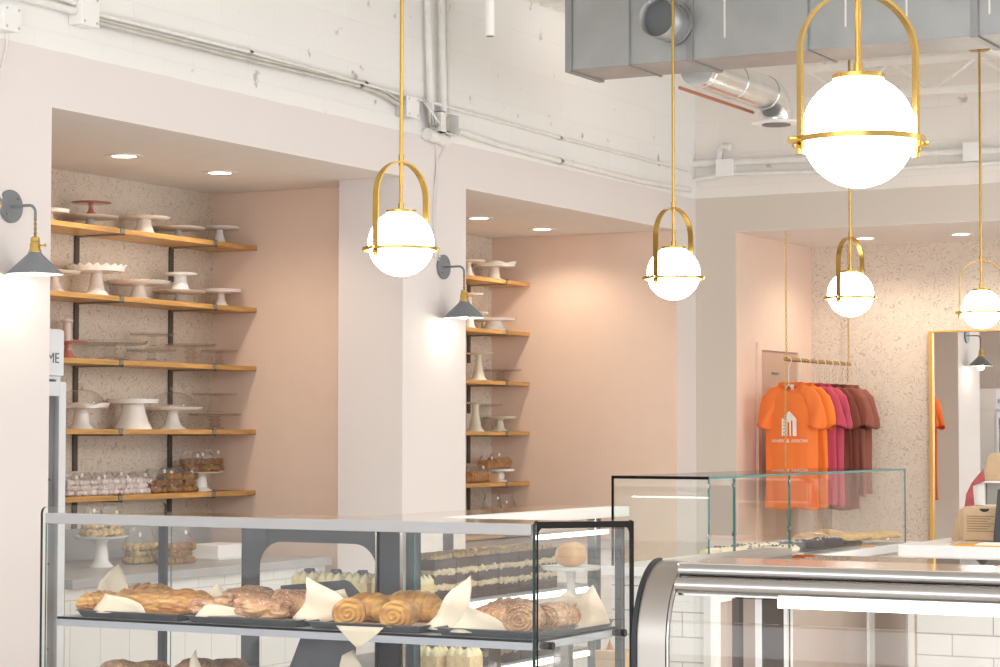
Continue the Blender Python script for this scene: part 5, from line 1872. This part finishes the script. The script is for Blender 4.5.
MB().box(x0 + .03, x0 + .11, 7.902, 7.905, WZ + .06, zt - .02).build('screen', M['dark_post'], t)
# white stacked bins behind with box on top
x0 = wpt(974, 8.3)
zb0, zb1 = at(990, 533, Y=8.3).z, at(990, 481, Y=8.3).z
t = thing('white_bin', (x0 + .2, 8.4, WZ), 'open fronted white storage bin behind the kraft box', 'bin')
b = MB()
b.box(x0, x0 + .036, 8.32, 8.48, WZ, zb1)
b.box(x0 + .36, x0 + .4, 8.32, 8.48, WZ, zb1)
b.box(x0, x0 + .4, 8.46, 8.48, WZ, zb1)
b.box(x0 - .012, x0 + .41, 8.31, 8.49, zb1 - .008, zb1)
b.box(x0, x0 + .4, 8.32, 8.48, (zb0 + zb1) / 2, (zb0 + zb1) / 2 + .008)
b.build('bin_shell', M['trimw'], t, bevel=.002)
MB().box(x0 + .04, x0 + .35, 8.34, 8.45, (zb0 + zb1) / 2 + .008, (zb0 + zb1) / 2 + .09).build('contents', M['clip'], t)
x0 = wpt(985, 8.35)
zt2 = at(990, 453, Y=8.35).z
b = MB().prism([(x0, zb1), (x0 + .22, zb1), (x0 + .22, zt2), (x0 + .03, zt2), (x0 + .012, zt2 - .015)], 'y', 8.34, 8.46)
tag(b.build('kraft_box', M['kraft'], bevel=.004), 'tan kraft box standing on top of the white bin', 'box')
x0, x1 = wpt(966, 8.28), wpt(974, 8.28)
b = bmesh.new()
zc0, zc1 = at(970, 506, Y=8.28).z, at(985, 468, Y=8.28).z
P = [at(a, c_, Y=8.28) for a, c_ in ((965, 510), (967, 494), (973, 482), (984, 469), (985, 481), (973, 486), (975, 510))]
base = P[0].copy()
vs = [b.verts.new(q - base) for q in P]
b.faces.new(vs)
me = bpy.data.meshes.new('checked_towel')
b.to_mesh(me)
b.free()
me.materials.append(M['towel'])
o = lk(bpy.data.objects.new('checked_towel', me))
o.location = base
o.modifiers.new('s', 'SOLIDIFY').thickness = .012
tag(o, 'red towel draped over the corner of the white bin', 'towel')

# bread ball on a glass pedestal seen through the pastry case
p = at(571, 566, Y=6.6)
t = thing('cake_stand', Vector((p.x, p.y, .86)), 'white stand with a round bread seen through the right end of the pastry case', 'cake stand')
stand_parts(t, .20, p.z - .86, 'tall', M['ceramic'], base=.5, stem=.3)
lump(Vector((p.x, p.y, p.z - .004)), .10, .10, .085, 0, M['bun'], 'round pale bread ball on the stand seen through the case end', None, 3, jit=.25, name='bread_ball')
tb = thing('side_table', (p.x, p.y, 0), 'low grey work table behind the right end of the pastry case', 'table')
MB().box(p.x - .18, p.x + .12, p.y - .25, p.y + .25, .83, .86).build('table_top', M['steel_sat'], tb, bevel=.003)
for sx in (-.16, .10):
    for sy in (-.23, .23):
        MB().box(p.x + sx - .015, p.x + sx + .015, p.y + sy - .015, p.y + sy + .015, 0, .83).build('leg', M['steel'], tb)
q = at(616, 650, Y=5.9)
t = thing('takeaway_cup', (q.x, q.y, .70), 'open kraft carton with a paper tip seen between the two cases', 'box')
MB().prism([(-.04, 0), (.04, 0), (.05, q.z - .70), (-.05, q.z - .70)], 'y', -.04, .04).build('carton', M['kraft'], t, world=False, bevel=.002)
MB().lathe([(.001, 0), (.012, .0), (.001, .03)], 8, (-.02, 0, q.z - .70), close=False).build('tip', M['biscuit'], t, world=False)
MB().box(-.06, .06, -.06, .06, -.70, 0).build('stand_block', M['trimw'], t, world=False)

# ================================================================== CURVED GLASS CASE (near right)
BX0, BX1 = -1.572, 2.2
YF, YTt, YBk = 3.372, 3.475, 3.60
ZTOP = 1.285
cc = thing('curved_glass_case', (0.3, 3.65, 0), 'curved front stainless and glass display case in the right foreground', 'display case')


def curve_prof(off=0.0, n=14, z0=.45):
    """YZ profile of the curved front: up the front, round the shoulder, back along the top"""
    ry, rz = YTt - YF - off, .135 - off
    P = [(YF + off, z0), (YF + off, ZTOP - .135)]
    P += [(YTt - ry * math.cos(k / n * PI / 2), ZTOP - .135 + rz * math.sin(k / n * PI / 2)) for k in range(1, n + 1)]
    return P


# stainless end band following the curve, with rubber edge
Po, Pi_ = curve_prof(0), curve_prof(.012)
strip = Po + [(YBk + .35, ZTOP)] + [(YBk + .35, ZTOP - .012)] + Pi_[::-1]
MB().prism(strip, 'x', BX0, BX0 + .055).build('end_band', M['steel_band'], cc, smooth=30)
Pr = curve_prof(-.004)
rub = Pr + Po[::-1]
MB().prism(rub, 'x', BX0 - .004, BX0 + .004).build('rubber_edge', M['rubber'], cc)
# inner golden-steel lip
MB().tube([(BX0 + .058, y, z) for y, z in curve_prof(.004)], .004, 8).build('inner_lip', M['steel'], cc, smooth=60)
# end glass
pe = curve_prof(.012) + [(YBk + .40, ZTOP - .012), (YBk + .40, .45)]
e = MB().prism(pe, 'x', BX0 + .012, BX0 + .018).build('end_glass', M['glass'], cc)
# top: flat polished lid behind the tubes
MB().box(BX0 + .055, BX1, 3.42, YBk, ZTOP - .006, ZTOP).build('lid', M['steel_mir'], cc, bevel=.002)
MB().pane(BX0 + .01, BX1, YBk, YBk + .36, ZTOP - .02, ZTOP - .012).build('rear_top_glass', [M['glass'], M['edge_dark']], cc)
# canopy: two horizontal rolls
for yy, zz, r, nm in ((3.425, ZTOP - .012, .0115, 'upper_roll'), (3.412, ZTOP - .036, .0135, 'lower_roll')):
    pts = [(BX0 + .06, yy, zz), (BX1, yy, zz)]
    MB().tube(pts, r, 24).build(nm, M['steel'], cc, smooth=60)
MB().box(BX0 + .235, BX1, 3.415, 3.43, ZTOP - .068, ZTOP - .053).build('led_strip', M['led'], cc)
MB().box(BX0 + .06, BX1, 3.415, 3.45, ZTOP - .053, ZTOP - .046).build('light_housing', M['steel'], cc)
# curved front glass
Pg = curve_prof(.003)
Pg2 = curve_prof(.008)
gl = MB()
kk = [q for q in range(len(Pg)) if Pg[q][1] < ZTOP - .085]
Pg = [Pg[q] for q in kk]
Pg2 = [Pg2[q] for q in kk]
gl.prism(Pg + Pg2[::-1], 'x', BX0 + .055, BX1)
gl.build('front_glass', M['glass_low'], cc, smooth=40)
# rear corner posts and frame
for x0, x1, m in ((BX0 + .0, BX0 + .022, 'post_brown'), (BX0 + .022, BX0 + .045, 'panel_taupe'), (BX0 + .045, BX0 + .058, 'trimw'), (BX0 + .060, BX0 + .10, 'post_brown'), (BX0 + .10, BX0 + .106, 'trimw')):
    MB().box(x0, x1, 3.79, 3.82, .45, ZTOP - .085).build('rear_post', M[m], cc)
MB().box(BX0, BX1, 3.78, 3.84, ZTOP - .085, ZTOP - .022).build('rear_header', M['steel'], cc, bevel=.01)
MB().pane(BX0 + .106, BX1, 3.80, 3.806, .45, ZTOP - .085).build('rear_glass', [M['glass'], M['edge']], cc)
MB().box(BX0, BX1, YF, 3.95, 0, .45).build('base', M['steel_sat'], cc, bevel=.004)
MB().box(BX0 + .03, BX1, YF + .03, 3.77, .62, .63).build('shelf', M['shelf_alu'], cc)

# ================================================================== NICHE: SHIRTS, MIRROR
RZ = 1.957
RXX = -5.02
rk = thing('hanging_rail', (RXX, 13.55, RZ), 'brass clothes rail hung from the niche ceiling by two chains', 'clothes rail')
MB().cyl((RXX, 12.975, RZ), (RXX, 14.14, RZ), .013, 16).build('rail', M['gold'], rk, smooth=60)
for y, zl in ((12.99, 1.30), (14.12, 1.85)):
    b = MB()
    z = ZS - .004
    k = 0
    while z > zl:
        if abs(z - RZ) > .012:
            R_ = .011
            pts = []
            for q in range(10):
                a = 2 * PI * q / 10
                u, v = .006 * math.cos(a), R_ * math.sin(a)
                pts.append((RXX + (u if k % 2 else 0), y - .0155 + (0 if k % 2 else u) if z < RZ + .03 else y + (0 if k % 2 else u), z - R_ + v))
            b.tube(pts, .0022, 5, closed=True)
        z -= .0185
        k += 1
    b.build('chain', M['brass_y'], rk)


FOLD = [1.0]


def shirt_fy(x, z, s, seed, top, front=True):
    """body surface offset in y at local x, z"""
    f = .016 * math.sin(x * 42 + seed * 2 + z * 3) * min(1, max(0, (top - .12 - z) / .3)) + .012 * math.sin(x * 85 + seed + z * 5) * min(1, max(0, (top - .25 - z) / .3))
    return f * FOLD[0]


def tshirt(y, m, label, seed, grp='t-shirts on the brass rail', sc_x=1.0, logo=False, drop=0.0, zs=1.0):
    hw = .166 * sc_x
    FOLD[0] = .4 if logo else 1.0
    Lh = .775 * zs
    top = 0.0
    zt = RZ - .150 - drop
    t = thing('t_shirt', (RXX + .018, y, zt - Lh), label, 't-shirt', grp)
    b = MB()
    n = 48
    NZ = 34
    base = Vector((0, 0, Lh))
    rings = []
    for j in range(NZ + 1):
        u = j / NZ
        z = -Lh * (1 - u)
        if z < -.06:
            w_ = hw * (1 + .05 * (1 - u) + .012 * math.sin(z * 14 + seed))
            dpt = .050 + .01 * (1 - u)
        else:
            k = (z + .06) / .06
            w_ = hw * (1 - .55 * k ** 1.1)
            dpt = .050 * (1 - .45 * k)
        ring = []
        for i in range(n):
            a = 2 * PI * i / n
            ca, sa = math.cos(a), math.sin(a)
            x = w_ * math.copysign(abs(ca) ** .8, ca)
            yv = dpt * .62 * math.copysign(abs(sa) ** .9, sa)
            side = 1 if sa > 0 else -1
            yv += side * shirt_fy(x, z, 1, seed + side, top) * abs(sa) ** .6
            zz = z
            if j > NZ - 4 and sa < 0:
                zz = z - .045 * max(0, 1 - (x / (hw * .5)) ** 2) * (j - NZ + 4) / 4
            if j == 0:
                zz += .006 * math.sin(x * 30 + seed)
            ring.append((x, yv, zz + Lh))
        rings.append(ring)
    for r in rings:
        b.v += [Vector(q) for q in r]
    for j in range(NZ):
        for i in range(n):
            i2 = (i + 1) % n
            b.f.append([j * n + i, j * n + i2, (j + 1) * n + i2, (j + 1) * n + i])
            b.mi.append(0)
    # sleeves
    for s in (-1, 1):
        N2, NS = 32, 20
        k0 = len(b.v)
        path = [(.060, -.046), (.105, -.060), (.136, -.098), (.153, -.155), (.163, -.215), (.168, -.272)]
        rad = [.036, .048, .054, .056, .058, .061]
        for j in range(NS + 1):
            f_ = j / NS * (len(path) - 1)
            k_ = min(int(f_), len(path) - 2)
            g_ = f_ - k_
            cx = (path[k_][0] * (1 - g_) + path[k_ + 1][0] * g_) * s
            cz = path[k_][1] * (1 - g_) + path[k_ + 1][1] * g_
            rr = rad[k_] * (1 - g_) + rad[k_ + 1] * g_
            a0, a1 = path[max(0, k_ - (1 if g_ < .5 else 0))], path[min(len(path) - 1, k_ + (2 if g_ >= .5 else 1))]
            tx, tz = (a1[0] - a0[0]) * s, a1[1] - a0[1]
            tl = math.hypot(tx, tz)
            nx_, nz_ = -tz / tl, tx / tl
            u = j / NS
            dy = .030 + .020 * u
            for i in range(N2):
                a = 2 * PI * i / N2
                q = 1 + .10 * math.sin(3 * a + seed * 2 + u * 6) * u + .06 * math.sin(5 * a + seed * 3 + u * 9) * u
                hem = .014 * math.sin(2 * a + seed) * max(0, u - .8) * 5
                b.v.append(Vector((cx + nx_ * rr * math.cos(a) * q, dy * math.sin(a) * q + .008 * math.sin(u * 9 + a * 2 + seed) * u, cz + nz_ * rr * math.cos(a) * q + hem + Lh)))
        for j in range(NS):
            for i in range(N2):
                i2 = (i + 1) % N2
                b.f.append([k0 + j * N2 + i, k0 + j * N2 + i2, k0 + (j + 1) * N2 + i2, k0 + (j + 1) * N2 + i])
                b.mi.append(0)
    b.build('jersey', m, t, world=False, smooth=80, solid=.002)
    # collar ring
    P = []
    for i in range(28):
        a = 2 * PI * i / 28
        x = hw * .50 * math.cos(a)
        yy = .034 * math.sin(a) * .62
        P.append((x, yy, Lh + .002 - (.050 * max(0, 1 - (x / (hw * .5)) ** 2) if math.sin(a) < 0 else 0)))
    MB().tube(P, .007, 8, closed=True, rx=.003).build('collar', m, t, world=False, smooth=60)
    MB().box(-.010, .010, .012, .014, Lh - .055, Lh - .006).build('neck_label', M['tag'], t, world=False)
    if logo:
        def warp(co):
            x, z = co.x, co.z - Lh
            sa = math.sqrt(max(0, 1 - min(1, abs(x) / hw) ** 2.5))
            yb = -(.050 * .62) * sa ** .9 - shirt_fy(x, z, 1, seed - 1, top) - .013
            return Vector((x, yb + co.y, co.z))
        s_ = .048
        zc = Lh - .325
        P = [(-.048, 0), (.048, 0), (.048, .105), (0, .155), (-.048, .105)]
        # house cut into strips so that it follows the cloth
        bb = MB()
        def roof(x):
            return .105 + (1 - abs(x) / .048) * .05
        cols = [(-.048, -.036), (-.030, -.012), (0.0, .010), (.022, .048)]
        allc = [(-.048, -.038), (-.038, -.030), (-.030, -.012), (-.012, 0), (0, .010), (.010, .022), (.022, .034), (.034, .048)]
        for (a0, a1) in allc:
            lo = 0
            hi0, hi1 = roof(a0), roof(a1)
            if (a0, a1) in ((-.012, 0), (.010, .022)):
                bb.add([(a0, 0, .085 if a0 < 0 else .095), (a1, 0, .085 if a0 < 0 else .095), (a1, 0, hi1), (a0, 0, hi0)], [(0, 1, 2, 3)])
            elif (a0, a1) == (-.038, -.030):
                for q in range(5):
                    z0 = .006 + q * .021
                    bb.add([(a0, 0, z0), (a1, 0, z0), (a1, 0, z0 + .012), (a0, 0, z0 + .012)], [(0, 1, 2, 3)])
            else:
                bb.add([(a0, 0, lo), (a1, 0, lo), (a1, 0, hi1), (a0, 0, hi0)], [(0, 1, 2, 3)])
        for v in bb.v:
            v.z += zc
            v.x += .0
        bb.v = [warp(v) for v in bb.v]
        lg = bb.build('house_print', M['print'], t, world=False, solid=.001)
        ar = MB().add([(.013, 0, .03), (.019, 0, .03), (.019, 0, .085), (.013, 0, .085)], [(0, 1, 2, 3)])
        ar.add([(.008, 0, .062), (.016, 0, .085), (.024, 0, .062)], [(0, 1, 2)]) if False else None
        mt = Matrix.Translation((0, 0, zc - .040)) @ Matrix.Rotation(PI / 2, 4, 'X')
        text_mesh('WHISK & ARROW', .030, M['print'], t, mt, 'lettering_print', .0005, 1.0, warp)
    return t


def hanger(y, label, seed):
    zt = RZ - .165
    t = thing('clothes_hanger', (RXX, y, zt), label, 'hanger', 'clear hangers on the brass rail')
    b = MB()
    pts = [(0, 0, .008), (0, 0, .12)]
    for k in range(9):
        a = -PI * .1 + k / 8 * PI * 1.05
        pts.append((.018 * math.cos(a) - .0, 0, (.159 + .019 * math.sin(a))))
    b.tube(pts, .003, 6)
    b.build('hook', M['hanger'], t, world=False, smooth=60)
    MB().tube([(-.11, 0, -.075), (-.05, 0, -.045), (0, 0, .010), (.05, 0, -.045), (.11, 0, -.075)], .005, 8).tube([(-.11, 0, -.075), (.11, 0, -.075)], .0035, 6).build('body', M['hanger'], t, world=False, smooth=60)


sh = [(13.03, 'orange', 'front orange t-shirt with cream house logo on the chest', True),
      (13.20, 'orange2', 'second orange t-shirt just behind the logo one', False),
      (13.36, 'magenta', 'raspberry t-shirt directly behind the orange ones', False),
      (13.50, 'magenta', 'raspberry t-shirt in front of the brick red ones', False),
      (13.64, 'maroon', 'brick red t-shirt directly behind the raspberry ones', False),
      (13.78, 'maroon', 'brick red t-shirt in front of the dusty rose ones', False),
      (13.91, 'mauve', 'dusty rose t-shirt, second from the wall', False),
      (14.03, 'mauve', 'dusty rose t-shirt at the wall end of the rail', False)]
for k, (y, m, lb, lg) in enumerate(sh):
    tshirt(y, M[m], lb, k * 1.7 + .4, logo=lg, drop=0.0, zs=[1, 1, .98, .99, 1.02, 1.03, .93, .9][k])
    hanger(y, 'clear hanger holding the ' + lb.split(',')[0], k)

mx0 = at(929, 331, Y=14.235).x
mr = thing('wall_mirror', (mx0 + .6, 14.24, .1), 'tall mirror with slim gold frame on the floral wallpaper', 'mirror')
zt = 2.171
b = MB()
b.box(mx0, mx0 + .028, 14.215, 14.249, .1, zt)
b.box(mx0 + 1.17, mx0 + 1.2, 14.215, 14.249, .1, zt)
b.box(mx0 + .028, mx0 + 1.17, 14.215, 14.249, zt - .012, zt)
b.box(mx0 + .028, mx0 + 1.17, 14.215, 14.249, .1, .13)
b.build('frame', M['gold_frame'], mr, bevel=.003)
MB().box(mx0 + .028, mx0 + 1.17, 14.235, 14.248, .13, zt - .012).build('mirror_glass', M['mirror'], mr)
